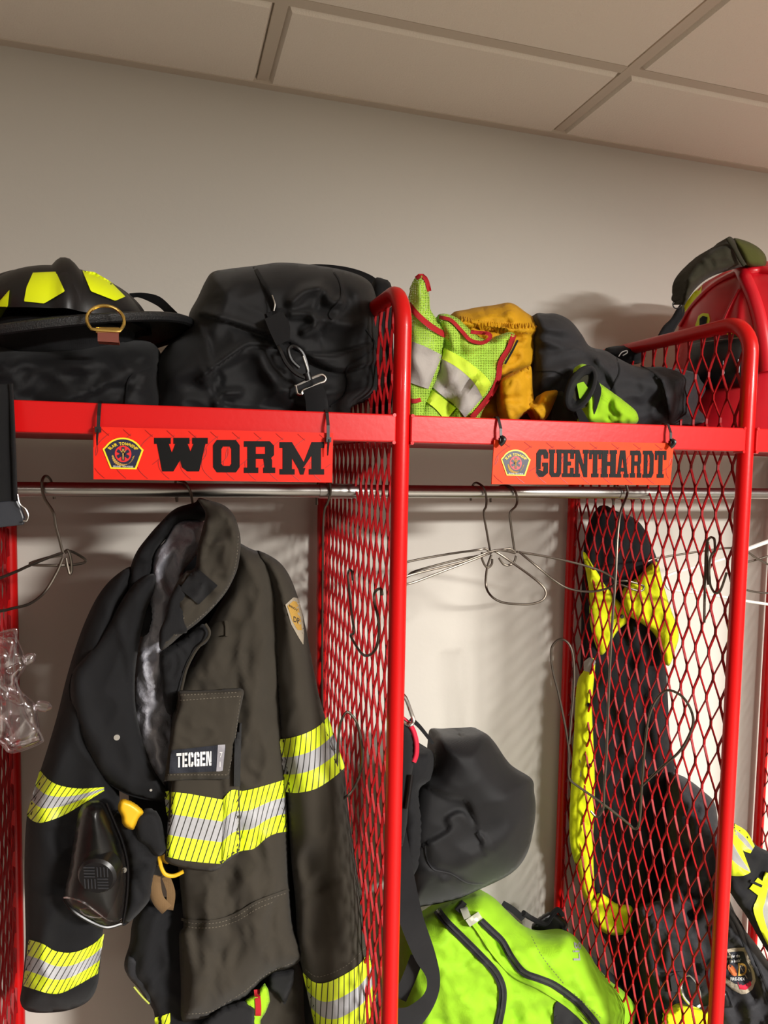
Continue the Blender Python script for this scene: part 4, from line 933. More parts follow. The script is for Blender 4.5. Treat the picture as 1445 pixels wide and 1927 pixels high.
for k, ch in enumerate('TECGEN'):
    ww = 9.6
    for poly in ST[ch]:
        v = []
        for x, y in poly:
            uu = u0+ww*x/100; vv = 1443.5-(uu-332)*.058-27*y/100+1; v.append(pl(uu, vv))
        b.add(v, [tuple(range(len(v)))])
    u0 += ww+1.6
b.build('label_lettering', M['whiteprint'], lab, smooth=False)
b = MB(); textflat(b, '7', lambda x, y: pl(416+y*0+x, 1425-y), 14, .8); textflat(b, '1', lambda x, y: pl(414+x, 1443-y), 14, .8); b.build('label_number', M['whiteprint'], lab, smooth=False)
# shoulder patch
sp_ = patch('shoulder_patch', [(537, 1138), (552, 1124), (562, 1126), (570, 1160), (572, 1190), (571, 1214), (562, 1200), (548, 1175)], [rs_], M['patchtan'], co, off=.0022, res=4)
patch('shoulder_patch_field', [(541, 1140), (553, 1130), (560, 1134), (566, 1162), (568, 1186), (560, 1186), (550, 1168)], [rs_], M['gold'], sp_, off=.003, res=4)
q_ = onto(rs_, .0038); b = MB()
textflat(b, 'INNOV', lambda x, y: q_(552+x, 1146+x*.6-y), 6, .8); textflat(b, 'DP', lambda x, y: q_(558+x, 1172+x*.4-y), 15, .6)
b.build('patch_lettering', M['weblabel'], sp_, smooth=False)
# striped trim
S_ = M['stripe']
band('reflective_band', [(318, 1490), (350, 1493), (385, 1499), (420, 1505)], [(313, 1612), (345, 1619), (380, 1623), (416, 1626)], S_, co, [pk, fp], nt=16, step=5)
band('reflective_band', [(419, 1505), (436, 1487), (460, 1488), (500, 1478), (536, 1467)], [(417, 1626), (432, 1613), (452, 1602), (478, 1597), (500, 1578), (520, 1568), (541, 1565)], S_, co, [fp, pk], nt=16, step=5)
band('reflective_band', [(526, 1391), (545, 1389), (575, 1380), (600, 1366), (617, 1348)], [(536, 1490), (560, 1492), (595, 1484), (628, 1463), (649, 1444)], S_, co, [rs_], nt=16, step=5)
band('reflective_band', [(569, 1829), (590, 1848), (615, 1849), (650, 1833), (678, 1813), (694, 1790)], [(592, 1930), (620, 1950), (650, 1950), (688, 1925), (700, 1905), (708, 1874)], S_, co, [rs_], nt=16, step=5)
band('reflective_band', [(75, 1449), (90, 1466), (112, 1478), (150, 1484), (196, 1481)], [(50, 1534), (62, 1545), (80, 1548), (120, 1534), (160, 1510), (196, 1488)], S_, co, [ls], nt=16, step=5)
band('reflective_band', [(54, 1768), (80, 1776), (105, 1790), (140, 1792), (175, 1777), (196, 1757)], [(43, 1855), (68, 1863), (95, 1870), (118, 1868), (150, 1852), (184, 1832)], S_, co, [ls], nt=16, step=5)
band('reflective_band', [(309, 1490), (318, 1488)], [(313, 1530), (318, 1540)], S_, co, Y=-.40, nt=5)
# seams
stitches('stitching', [[(342, 1733), (370, 1738), (410, 1736), (445, 1724), (480, 1702), (510, 1690), (540, 1680)], [(342, 1741), (370, 1746), (410, 1744), (447, 1732), (482, 1711), (512, 1698)], [(348, 1908), (395, 1904), (430, 1884), (462, 1864), (500, 1834), (550, 1812)]], M['seam'], co, [fp])
cline('hip_seam', [(341, 1730), (370, 1734), (410, 1732), (445, 1720), (480, 1699), (512, 1686), (545, 1674)], 5, C_, co, [fp], off=.004)
stitches('stitching', [[(575, 1824), (600, 1838), (650, 1818), (690, 1780)]], M['seam'], co, [rs_])
# its wire hanger
ch_ = empty('wire_hanger', at(362, 905, -.3), 'wire hanger holding the dark brown turnout coat, only its hook in view', 'hanger', 'wire hangers on the rods')
wire('hook', [(333, 932, -.285), (333, 944, -.285), (330, 925, -.283), (331, 905, -.288), (340, 905, -.30), (350, 910, -.317), (358, 925, -.318), (362, 945, -.315), (366, 966, -.32)], .0022, M['wire'], ch_)
wire('shoulder_wire', [(366, 966, -.32), (372, 985, -.33), (430, 1040, -.33), (520, 1090, -.33), (500, 1100, -.33), (380, 1090, -.33), (250, 1110, -.32), (262, 1080, -.32), (366, 990, -.33)], .0022, M['wire'], ch_, sm=False)
# ---------------------------------------------------------------- rest of the left bay
# clear face mask hanging in front of the coat
fm = empty('face_mask', at(190, 1640, -.43), 'scratched clear face mask with a round black voice disc, hanging beside the coat sleeve', 'face mask')
YM = -.435
lens = puff('lens', [(150, 1524), (168, 1508), (195, 1510), (212, 1545), (228, 1585), (239, 1632), (236, 1690), (229, 1732), (200, 1742), (168, 1730), (137, 1713), (121, 1690), (131, 1630), (140, 1570)], YM, .045, M['lens'], fm, back=.002, edge=60, res=7)
puff('face_seal', [(200, 1512), (222, 1530), (262, 1535), (300, 1560), (306, 1605), (290, 1650), (283, 1690), (262, 1718), (240, 1738), (230, 1740), (238, 1690), (242, 1630), (230, 1580), (215, 1545)], YM+.04, .03, M['blackmatte'], fm, back=.03, edge=18, res=7, wr=(.004, 30, 30, 2.8))
cline('lens_rim', [(200, 1512), (214, 1545), (230, 1585), (240, 1632), (238, 1690), (231, 1738)], 6, M['blackplastic'], fm, Y=YM-.006, nt=5, bulge=.003, th=.008)
wire('lens_bottom_edge', [(121, 1689, YM-.012), (135, 1690, YM-.03), (160, 1700, YM-.036), (190, 1722, YM-.03), (210, 1732, YM-.02), (229, 1728, YM-.008)], .0014, M['clear'], fm)
wire('lens_bottom_edge', [(121, 1692, YM), (137, 1713, YM-.01), (168, 1733, YM-.012), (200, 1745, YM-.01), (229, 1738, YM-.004)], .0026, M['lens'], fm)
wire('chin_ridge', [(150, 1711, YM-.025), (160, 1722, YM-.03), (185, 1727, YM-.03), (192, 1722, YM-.03), (170, 1709, YM-.032), (150, 1711, YM-.025)], .001, M['clear'], fm)
c = at(183, 1648, YM-.048); ax = Vector((-.28, -1, -.12)).normalized()
b = MB(); b.disc(c+ax*-.02, ax, .0285, .02, 32, .0275); b.disc(c, ax, .0275, .004, 32, .024); vd = b.build('voice_disc', M['blackplastic'], fm)
b = MB(); a1 = ax.orthogonal().normalized(); up = Vector((0, 0, 1)); up = (up-ax*up.dot(ax)).normalized(); rt = up.cross(ax).normalized()
for qx, qz, hor in ((-1, 1, True), (1, 1, False), (-1, -1, False), (1, -1, True)):
    for k in range(4):
        o1 = -.0072+k*.0048*1.0
        for s0, s1 in ((-.0075, .0075),):
            p0 = c+ax*.0045+rt*(qx*.0092)+up*(qz*.0092)
            A_ = p0+(rt*s0+up*o1 if hor else rt*o1+up*s0); B_ = p0+(rt*s1+up*o1 if hor else rt*o1+up*s1)
            if max((A_-c).length, (B_-c).length) < .0245: b.tube([A_, B_], .0011, 5)
b.build('disc_ribs', M['charcoal'], vd)
b = MB(); q = at(233, 1635, YM-.012); b.disc(q, (0, -1, 0), .0045, .004, 16); b.build('rim_screw', M['steel'], fm)
wire('rim_clip', [(218, 1650, YM-.03), (226, 1642, YM-.024), (233, 1636, YM-.018)], .0012, M['steel'], fm)
puff('buckle_cover', [(223, 1512), (230, 1504), (250, 1510), (270, 1527), (262, 1540), (254, 1556), (250, 1562), (238, 1558), (230, 1550), (228, 1536), (222, 1524)], YM-.004, .016, M['hardyel'], fm, back=.01, edge=9, res=4)
puff('head_strap', [(252, 1545), (262, 1530), (280, 1524), (300, 1535), (312, 1580), (316, 1600), (296, 1612), (275, 1592), (258, 1578)], YM+.01, .02, M['blackmatte'], fm, back=.02, edge=14, res=6)
wire('yellow_clip', [(322, 1580, -.41), (308, 1586, -.412), (299, 1600, -.415), (300, 1616, -.415), (304, 1634, -.418), (312, 1646, -.42), (328, 1648, -.42), (345, 1640, -.42)], .0030, M['hardyel'], fm)
puff('yellow_clip_pad', [(298, 1602), (303, 1586), (318, 1575), (326, 1600), (318, 1625), (304, 1620)], -.40, .008, M['hardyel'], fm, back=.01, edge=6, res=4)
cline('tan_strap', [(295, 1615), (290, 1650), (296, 1690), (314, 1712)], 24, M['tan'], fm, Y=-.40, nt=5, th=.004, bulge=.003)
cline('strap_slider', [(284, 1636), (306, 1640)], 18, M['blackplastic'], fm, Y=-.406, nt=3, th=.005)
cline('tan_strap', [(312, 1650), (322, 1680), (318, 1712)], 16, M['tan'], fm, Y=-.39, nt=4, th=.004)
# dark turnout trousers behind the coat
tr = empty('turnout_trousers', at(300, 1830, -.25), 'dark turnout trousers with a striped cuff, hanging behind the hem of the brown coat', 'trousers')
t1 = puff('trouser_leg', [(275, 1690), (310, 1700), (345, 1680), (380, 1720), (390, 1800), (390, 2100), (305, 2100), (292, 1925), (285, 1895), (262, 1860), (238, 1832), (234, 1810), (244, 1775), (248, 1740), (258, 1712)], -.31, .04, M['blackmatte'], tr, back=.04, edge=24, res=8, folds=[([(300, 1720), (275, 1790), (285, 1860)], 14, .012)], wr=(.006, 50, 70, 4.8))
puff('knee_pad', [(240, 1800), (262, 1805), (280, 1830), (284, 1890), (262, 1862), (238, 1832)], -.335, .012, M['charcoal'], tr, back=.02, edge=8, res=6)
band('reflective_band', [(290, 1915), (304, 1912), (320, 1906)], [(302, 1990), (312, 1985), (322, 1980)], S_, tr, [t1], nt=8)
cline('edge_piping', [(252, 1857), (268, 1876), (281, 1889)], 3, M['tri'], tr, Y=-.345)
t2 = puff('trouser_leg', [(490, 1850), (510, 1815), (550, 1800), (568, 1830), (572, 1900), (575, 2100), (420, 2100), (440, 1900)], -.30, .045, M['coat'], tr, back=.03, edge=22, res=8, wr=(.006, 40, 60, 2.4))
puff('hook_and_loop_flap', [(418, 1895), (458, 1884), (482, 1896), (480, 1935), (470, 1980), (400, 1980), (380, 1925)], -.385, .015, M['web'], tr, back=.01, edge=9, res=6, smooth=False)
puff('hook_and_loop_flap', [(505, 1832), (555, 1822), (552, 1850), (536, 1892), (520, 1870), (506, 1862)], -.36, .012, M['web'], tr, back=.01, edge=9, res=6, smooth=False)
# second vest glimpsed below the hem
v2_ = empty('safety_vest', at(488, 1880, -.33), 'lime mesh safety vest with one red stripe, glimpsed under the hem of the brown coat', 'vest')
o = puff('vest_body', [(462, 1882), (480, 1872), (498, 1850), (505, 1862), (508, 1884), (500, 1905), (490, 1920), (488, 2000), (440, 2000), (452, 1920)], -.375, .015, M['limemesh2'], v2_, back=.01, edge=9, res=5, smooth=False)
cline('red_binding', [(483, 1862), (486, 1890), (486, 1912)], 11, M['redtrim'], v2_, [o], off=.003, nt=4)
# ---- wire hanger at the left end
h1_ = empty('wire_hanger', at(85, 905, -.3), 'wire hanger with empty twisted arms, hooked on the rod at the far left', 'hanger', 'wire hangers on the rods')
YH = -.315
wire('hook', [(102, 939, -.283), (101, 925, -.283), (96, 905, -.284), (88, 896, -.295), (81, 900, -.312), (79, 915, -.317), (84, 938, -.317), (100, 964, YH), (105, 990, YH), (111, 1012, YH), (118, 1040, YH)], .0022, M['wire'], h1_)
wire('arm', [(118, 1040, YH), (95, 1048, -.33), (56, 1064, -.36), (20, 1080, -.40), (-60, 1110, -.46), (-120, 1130, -.48), (-130, 1150, -.48), (-60, 1156, -.46), (0, 1150, -.42), (23, 1145, -.40), (56, 1136, -.37), (84, 1114, -.34), (106, 1078, -.325), (118, 1050, YH)], .0022, M['wire'], h1_)
wire('arm', [(118, 1045, YH), (88, 1050, YH), (56, 1062, YH), (112, 1064, YH), (150, 1061, YH+.02), (161, 1055, YH+.03), (149, 1045, YH+.02), (132, 1037, YH), (122, 1040, YH)], .0022, M['wire'], h1_)
wire('twist', [(122, 1038, YH), (128, 1036, YH-.003), (133, 1050, YH-.003), (135, 1072, YH), (131, 1080, YH), (127, 1066, YH), (124, 1050, YH)], .0022, M['wire'], h1_)
# ---- long wire hanger by the middle divider, looped end hooked in the mesh
h2_ = empty('wire_hanger', at(620, 905, -.3), 'long bent wire hanger hanging straight down along the middle divider', 'hanger', 'wire hangers on the rods')
wire('hook', [(596, 950, -.283), (596, 925, -.283), (600, 905, -.286), (612, 902, -.30), (619, 906, -.315), (622, 925, -.318), (617, 945, -.315), (609, 975, -.31), (607, 1100, -.31), (606, 1300, -.31), (607, 1440, -.31), (610, 1500, -.31)], .0022, M['wire'], h2_)
wire('loop', [(632, 1500, -.40), (634, 1440, -.40), (638, 1375, -.40), (645, 1350, -.40), (653, 1340, -.40), (662, 1346, -.40), (672, 1362, -.40), (680, 1395, -.40), (682, 1430, -.40), (676, 1460, -.40), (664, 1486, -.40), (650, 1500, -.40), (620, 1515, -.36), (610, 1500, -.31)], .0022, M['wire'], h2_)
# ---- bent wire hook caught in the middle divider's mesh
h3_ = empty('wire_hook', atx(660, 1076, .309), 'bent piece of wire hanger hooked into the mesh of the middle divider', 'hook')
def mx_(u_, v_, x=.3085): return atx(u_, v_, x)
wire('hook', [mx_(664, 1092), mx_(662, 1076), mx_(658, 1073), mx_(655, 1080), mx_(656, 1100), mx_(660, 1140), mx_(664, 1170), mx_(666, 1190), mx_(660, 1196), mx_(668, 1212), mx_(679, 1228), mx_(689, 1234), mx_(702, 1228), mx_(710, 1212), mx_(713, 1185), mx_(711, 1160), mx_(706, 1140), mx_(704, 1120), mx_(709, 1110), mx_(717, 1109), mx_(719, 1120)], .0023, M['wire'], h3_)
cline('black_clip', [(670, 1170), (690, 1162), (712, 1168)], 10, M['blackplastic'], h3_, Y=-.45, th=.004) if False else None
# ---- safety glasses hanging at the far left
sg = empty('safety_goggles', at(30, 1290, -.50), 'clear plastic safety goggles hanging on the left divider', 'goggles')
YG = -.50
puff('lens_pod', [(-30, 1200), (0, 1190), (26, 1185), (30, 1195), (38, 1212), (47, 1236), (49, 1256), (36, 1276), (34, 1290), (46, 1306), (64, 1321), (70, 1340), (77, 1383), (76, 1397), (24, 1416), (2, 1400), (-30, 1370)], YG, .022, M['clear'], sg, back=.012, edge=12, res=6, wr=(.005, 26, 30, 3.3))
puff('inner_lens', [(-30, 1215), (28, 1200), (30, 1225), (26, 1248), (30, 1275), (38, 1305), (52, 1345), (70, 1378), (26, 1398), (10, 1360), (-30, 1330)], YG-.004, .012, M['clear'], sg, back=.004, edge=10, res=6)
for (u_, v_, u2, v2) in ((48, 1246, 60, 1236), (68, 1326, 90, 1331)):
    b = MB(); p0 = at(u_, v_, YG); p1 = at(u2, v2, YG); b.tube([p0, p0.lerp(p1, .5), p1, p1+(p1-p0).normalized()*.005], [.006, .0075, .007, .002], 12, sq=1.0)
    b.build('strap_lug', M['clear'], sg)
wire('rim', [(-20, 1196, YG-.012), (26, 1184, YG-.016), (31, 1196, YG-.016), (27, 1248, YG-.018), (32, 1285, YG-.018), (52, 1340, YG-.018), (78, 1385, YG-.016), (75, 1398, YG-.016), (24, 1416, YG-.014), (3, 1400, YG-.014), (-20, 1380, YG-.01)], .0014, M['clear'], sg)
wire('vent_bar', [(24, 1402, YG-.018), (50, 1396, YG-.018), (74, 1388, YG-.016)], .0028, M['clear'], sg)
# ---- black strap with buckle at the top left
st = empty('black_strap', at(12, 830, -.59), 'wide black webbing strap with a plastic buckle hanging over the beam at the far left', 'strap')
o = band('webbing', [(-30, 722, -.585), (-30, 800, -.59), (-30, 945, -.59)], [(22, 724, -.585), (25, 760, -.59), (27, 850, -.59), (31, 942, -.59)], M['web'], st, nt=7, th=.006, bulge=.004)
cline('webbing_edge', [(20, 722, -.589), (24, 800, -.596), (29, 942, -.596)], 9, M['blackmatte'], st, nt=4, th=.006, bulge=.004)
b = MB()
pts = [(-20, 945), (32, 940), (38, 952), (46, 975), (44, 988), (-20, 995)]
v = [at(a, c_, -.592) for a, c_ in pts]; v2 = [p_+Vector((0, .009, 0)) for p_ in v]; n_ = len(v)
MBk = plain('grey_black_plastic', '#2b2d33', .4)
b.add(v+v2, [tuple(range(n_)), tuple(range(n_, 2*n_))]+[(k, (k+1) % n_, n_+(k+1) % n_, n_+k) for k in range(n_)]); o = b.build('buckle', MBk, st, smooth=False)
md = o.modifiers.new('bev', 'BEVEL'); md.width = .002; md.segments = 2
wire('spring_clip', [(33, 930, -.60), (37, 948, -.60), (48, 958, -.60), (53, 970, -.60), (50, 980, -.60), (44, 980, -.60)], .0011, M['steel'], st)
# ---------------------------------------------------------------- middle bay
h4 = empty('wire_hanger', at(910, 905, -.3), 'empty wire hanger whose oval loop droops lowest under the right rod', 'hanger', 'wire hangers on the rods')
def z7(x, y): return 740+x/3.141, 880+y/3.141
def wz(name, pts, par, Y=-.32, r=.0022, f=None, **k):
    P = []
    for i, p in enumerate(pts):
        u_, v_ = (f or z7)(p[0], p[1]); P.append((u_, v_, p[2] if len(p) > 2 else Y))
    return wire(name, P, r, M['wire'], par, **k)
wz('hook', [(458, 195, -.283), (458, 170, -.283), (464, 120, -.284), (478, 94, -.292), (500, 92, -.305), (535, 120, -.318), (550, 180, -.318), (548, 230), (535, 268), (553, 380), (575, 505)], h4)
wz('arm', [(575, 505), (600, 495), (700, 560, -.33), (850, 670, -.36), (900, 730, -.37), (885, 780, -.375), (815, 806, -.37), (720, 806, -.36), (640, 795, -.35), (580, 760, -.34), (548, 700), (553, 600), (580, 515)], h4)
wz('arm', [(575, 505), (545, 480), (490, 488), (300, 515, -.30), (75, 560, -.29), (20, 600, -.29), (75, 645, -.29), (110, 620, -.29), (180, 597, -.30), (380, 545, -.31), (540, 515), (575, 505)], h4)
wz('twist', [(525, 500), (522, 530), (540, 575), (562, 590), (582, 570), (585, 540)], h4)
h5 = empty('wire_hanger', at(960, 910, -.3), 'empty wire hanger with its long arm reaching right across the mesh divider', 'hanger', 'wire hangers on the rods')
wz('hook', [(575, 205, -.283), (576, 178, -.283), (600, 130, -.284), (640, 108, -.290), (690, 112, -.31), (722, 145, -.318), (732, 195, -.318), (722, 230), (690, 268), (695, 340), (718, 505)], h5)
wz('arm', [(730, 498), (900, 525, -.31), (1100, 570, -.30), (1230, 612, -.30), (1295, 650, -.30), (1308, 680, -.30), (1270, 712, -.31), (1160, 733, -.33), (1040, 715, -.34), (950, 665, -.34), (850, 585, -.34), (745, 500)], h5)
wz('arm', [(720, 500), (690, 480), (640, 486), (590, 495, -.33), (510, 530, -.34), (300, 610, -.35), (130, 675, -.36), (60, 690, -.36), (30, 670, -.36), (110, 632, -.36), (400, 560, -.34), (600, 490, -.33), (720, 505)], h5)
wz('twist', [(625, 535), (650, 570), (680, 577), (712, 560), (726, 520)], h5)
# ---- long bent hanger at the right divider
h6 = empty('wire_hanger', at(1175, 915, -.3), 'long bent wire hanger with two tall loops, hanging against the right mesh divider', 'hanger', 'wire hangers on the rods')
def YL(u_): return -.29-(u_-1038)/(1304-1038)*.185
def L(pts): return [(a, c_, YL(a)) for a, c_ in pts]
wire('shaft', [(1154, 950, -.283), (1154, 925, -.283), (1160, 908, -.29), (1170, 906, -.305), (1178, 912, -.318), (1180, 930, -.322), (1168, 963, -.345), (1162, 1008, -.36), (1158, 1090, -.37), (1151, 1185, -.37)]+L([(1146, 1288), (1141, 1420), (1137, 1480), (1136, 1512), (1133, 1526), (1123, 1537), (1111, 1526)]), .0024, M['wire'], h6)
wire('loop', L([(1076, 1470), (1070, 1459), (1069, 1400), (1052, 1310), (1040, 1262), (1037, 1225), (1045, 1208), (1058, 1203), (1072, 1214), (1079, 1240), (1080, 1290), (1074, 1360), (1071, 1400)]), .0024, M['wire'], h6)
wire('loop', L([(1073, 1466), (1078, 1473), (1135, 1513), (1180, 1548), (1192, 1559), (1201, 1556), (1205, 1530), (1208, 1478), (1214, 1400), (1222, 1346), (1238, 1312), (1258, 1299), (1285, 1312), (1302, 1342), (1302, 1370), (1280, 1412), (1243, 1446), (1208, 1479)]), .0024, M['wire'], h6)

# ---- black bag hanging on the middle divider
hb = empty('hanging_bag', at(870, 1500, -.28), 'round black cloth bag hanging on the right side of the middle divider', 'bag')
o = puff('bag_body', [(818, 1385), (850, 1380), (885, 1378), (910, 1378), (930, 1396), (960, 1438), (1000, 1465), (1005, 1490), (1008, 1520), (1004, 1560), (990, 1610), (960, 1645), (900, 1675), (860, 1692), (800, 1705), (770, 1700), (755, 1600), (775, 1480), (808, 1440)], -.27, .11, M['black'], hb, back=.10, edge=80, res=6,
     folds=[('s', [(816, 1486), (845, 1500), (880, 1510), (898, 1560)], 34, -.016), ('s', [(812, 1582), (845, 1560), (840, 1540), (870, 1528), (900, 1560)], 30, .012), ([(800, 1596), (806, 1625), (850, 1645), (910, 1664)], 8, -.006), ([(840, 1400), (930, 1500), (1000, 1520)], 40, .012), ([(880, 1620), (930, 1590), (960, 1570)], 22, .010), ([(835, 1660), (865, 1675), (870, 1662)], 8, .008)], wr=(.004, 90, 80, 3.4), power=2.2)
cline('seam_piping', [(800, 1592), (803, 1615), (815, 1635), (830, 1640), (850, 1645), (880, 1662), (910, 1664)], 2.6, M['charcoal'], hb, [o], off=.003)
puff('bag_neck', [(757, 1400), (780, 1412), (815, 1415), (812, 1470), (790, 1490), (800, 1560), (790, 1640), (757, 1640), (752, 1500)], -.33, .05, M['blackmatte'], hb, back=.08, edge=24, res=8, wr=(.006, 26, 26, 5.9))
cline('cord', [(772, 1352), (790, 1368), (815, 1400)], (9, 6), M['web'], hb, Y=-.36, th=.003)
# ---- webbing harness with pink-red edge and snap link
ww = empty('webbing_harness', at(775, 1560, -.46), 'black webbing harness with a pink-red band and steel snap link beside the middle divider', 'harness')
wire('snap_link', [(748, 1318, -.46), (756, 1308, -.465), (764, 1316, -.468), (775, 1345, -.47), (778, 1356, -.47), (772, 1364, -.47), (762, 1360, -.465), (752, 1350, -.46), (745, 1335, -.455)], .0034, M['chrome'], ww, closed=True)
cline('pink_band', [(757, 1352), (774, 1368), (783, 1395), (783, 1420), (778, 1434)], 10, M['pink'], ww, Y=-.46, nt=5, th=.012, bulge=.004)
puff('padded_strap', [(752, 1352), (768, 1366), (778, 1385), (779, 1425), (776, 1450), (772, 1470), (768, 1520), (764, 1560), (752, 1600), (745, 1500)], -.45, .02, M['blackmatte'], ww, back=.03, edge=10, res=6)
cline('buckle_bar', [(774, 1458), (770, 1490), (765, 1522)], 9, M['blackplastic'], ww, Y=-.475, nt=5, th=.008, bulge=.004)
band('hanging_webbing', [(764, 1560, -.42), (778, 1640, -.44), (795, 1720, -.46), (818, 1790, -.46), (828, 1840, -.46), (822, 1880, -.46), (800, 1920, -.45), (770, 1950, -.45), (740, 1970, -.45)], [(740, 1600, -.42), (744, 1640, -.44), (748, 1720, -.46), (778, 1800, -.46), (802, 1840, -.46), (798, 1870, -.46), (770, 1893, -.45), (750, 1897, -.45), (720, 1900, -.45)], M['web'], ww, nt=7, th=.004)
cline('hanging_webbing', [(785, 1800, -.44), (770, 1840, -.43), (752, 1880, -.42)], 26, M['web'], ww, nt=4, th=.004)

# ---- lime backpack
lb = empty('lime_backpack', at(960, 1900, -.2), 'bright lime backpack with black zips, slumped at the bottom of the right bay', 'backpack')
lb.location.z = .23
o = puff('pack_body', [(752, 1760), (790, 1728), (830, 1702), (870, 1684), (905, 1678), (930, 1690), (955, 1715), (985, 1742), (1020, 1757), (1068, 1754), (1092, 1774), (1112, 1800), (1124, 1820), (1148, 1846), (1172, 1864), (1192, 1888), (1196, 1910), (1185, 1990), (1150, 2200), (760, 2200), (745, 1960)], -.22, .13, M['lime'], lb, back=.06, edge=80, res=7,
     folds=[('s', [(860, 1700), (920, 1770), (950, 1830), (960, 1927)], 30, .020), ([(900, 1700), (960, 1770), (1010, 1850)], 16, .012), ([(960, 1740), (1000, 1800), (1060, 1860)], 12, -.010), ([(1070, 1770), (1100, 1850), (1130, 1910)], 18, .014), ([(1000, 1780), (960, 1800)], 12, .010), ([(900, 1820), (870, 1870), (890, 1920)], 26, .012), ([(1100, 1880), (1160, 1870)], 10, .010), ([(820, 1800), (860, 1860)], 26, .010)], wr=((.006, 60, 60, 6.3), (.003, 24, 24, 1.1)), zmin=.232)
cline('zipper', [(822, 1712), (840, 1735), (870, 1765), (905, 1800), (932, 1830), (945, 1858), (945, 1890), (936, 1935)], 15, M['web'], lb, [o], off=.005, nt=5, bulge=.002)
cline('zipper', [(905, 1733), (925, 1752), (945, 1772), (962, 1802), (985, 1830), (1015, 1842), (1045, 1855), (1085, 1885), (1120, 1925), (1130, 1945)], 14, M['web'], lb, [o], off=.005, nt=5)
zt = plain('zip_teeth', '#26262a', .35, bump=.8, bs=1500)
cline('zipper_teeth', [(905, 1733), (925, 1752), (945, 1772), (962, 1802), (985, 1830), (1015, 1842), (1045, 1855), (1085, 1885), (1120, 1925)], 5, zt, lb, [o], off=.007, nt=3)
cline('zipper_teeth', [(822, 1712), (840, 1735), (870, 1765), (905, 1800), (932, 1830), (945, 1858), (945, 1890), (936, 1935)], 4, zt, lb, [o], off=.007, nt=3)
cline('zip_flap', [(860, 1706), (895, 1745), (925, 1790), (965, 1835), (1015, 1860), (1070, 1895), (1110, 1935)], 6, M['lime'], lb, [o], off=.008, nt=4)
cline('side_strap', [(862, 1702), (872, 1710)], 22, M['web'], lb, [o], off=.012, nt=4)
MSg = plain('silver_pull_tab', '#b9bba8', .35, .4)
cline('pull_tab', [(872, 1708), (880, 1728)], 14, MSg, lb, [o], off=.014, nt=4)
cline('pull_tab', [(880, 1738), (904, 1722)], 15, MSg, lb, [o], off=.016, nt=4)
patch('mesh_pocket', [(1044, 1892), (1050, 1884), (1062, 1886), (1085, 1905), (1112, 1932), (1120, 1975), (1046, 1975), (1042, 1915)], [o], M['web'], lb, off=.006, res=6, smooth=True)
b = MB(); ol = onto(o, .004)
# printed letters running up the side
textflat(b, 'Lig', lambda x, y: ol(1090-y-x*.1, 1790-x), 18, 1.7, gap=.06)
b.build('lettering', M['greypatch'], lb, smooth=False)
stitches('stitching', [[(1000, 1762), (1020, 1800), (1060, 1850)], [(1080, 1870), (1130, 1915)]], M['seam'], lb, [o])
sp2 = puff('black_back_panel', [(1060, 1752), (1085, 1768), (1115, 1798), (1160, 1840), (1205, 1888), (1232, 1925), (1240, 2000), (1220, 2200), (1150, 2200), (1150, 1900)], -.15, .03, M['blackmatte'], lb, back=.03, edge=18, res=8, zmin=.232)
wire('shoulder_strap', [(985, 1718, -.16), (1000, 1728, -.15), (1025, 1738, -.14), (1040, 1720, -.14), (1050, 1712, -.14), (1058, 1722, -.14)], .006, M['web'], lb)
puff('shoulder_pad', [(1000, 1748), (1012, 1730), (1035, 1716), (1052, 1722), (1068, 1738), (1062, 1756), (1030, 1760)], -.13, .012, M['blackplastic'], lb, back=.01, edge=8, res=5)
cline('strap_edge', [(945, 1700, -.16), (965, 1712, -.16), (985, 1730, -.16)], 12, M['web'], lb, nt=4, th=.006)

# ---------------------------------------------------------------- right bay, seen through the mesh
def YJ(a, c_): return -.062-max(0, a-1085)/195*.13
ja = empty('rain_jacket', at(1180, 1300, -.1), 'black and bright yellow jacket hanging behind the right mesh divider', 'jacket')
jb = puff('jacket_body', [(1122, 958), (1140, 951), (1160, 962), (1195, 976), (1215, 1000), (1228, 1030), (1240, 1065), (1247, 1110), (1240, 1160), (1250, 1220), (1256, 1300), (1262, 1400), (1280, 1500), (1292, 1640), (1296, 1760), (1300, 2000), (1180, 2000), (1150, 1800), (1110, 1720), (1085, 1600), (1078, 1500), (1085, 1380), (1092, 1250), (1095, 1100), (1102, 1010)], YJ, .03, M['blackmatte'], ja, back=.025, edge=30, res=9,
     folds=[([(1195, 1180), (1220, 1300), (1240, 1420)], 12, .014), ([(1150, 1000), (1150, 1100)], 20, .008), ([(1180, 1300), (1200, 1500), (1220, 1700)], 24, .012)], wr=(.008, 40, 90, 2.9))
hy = M['hiyel']
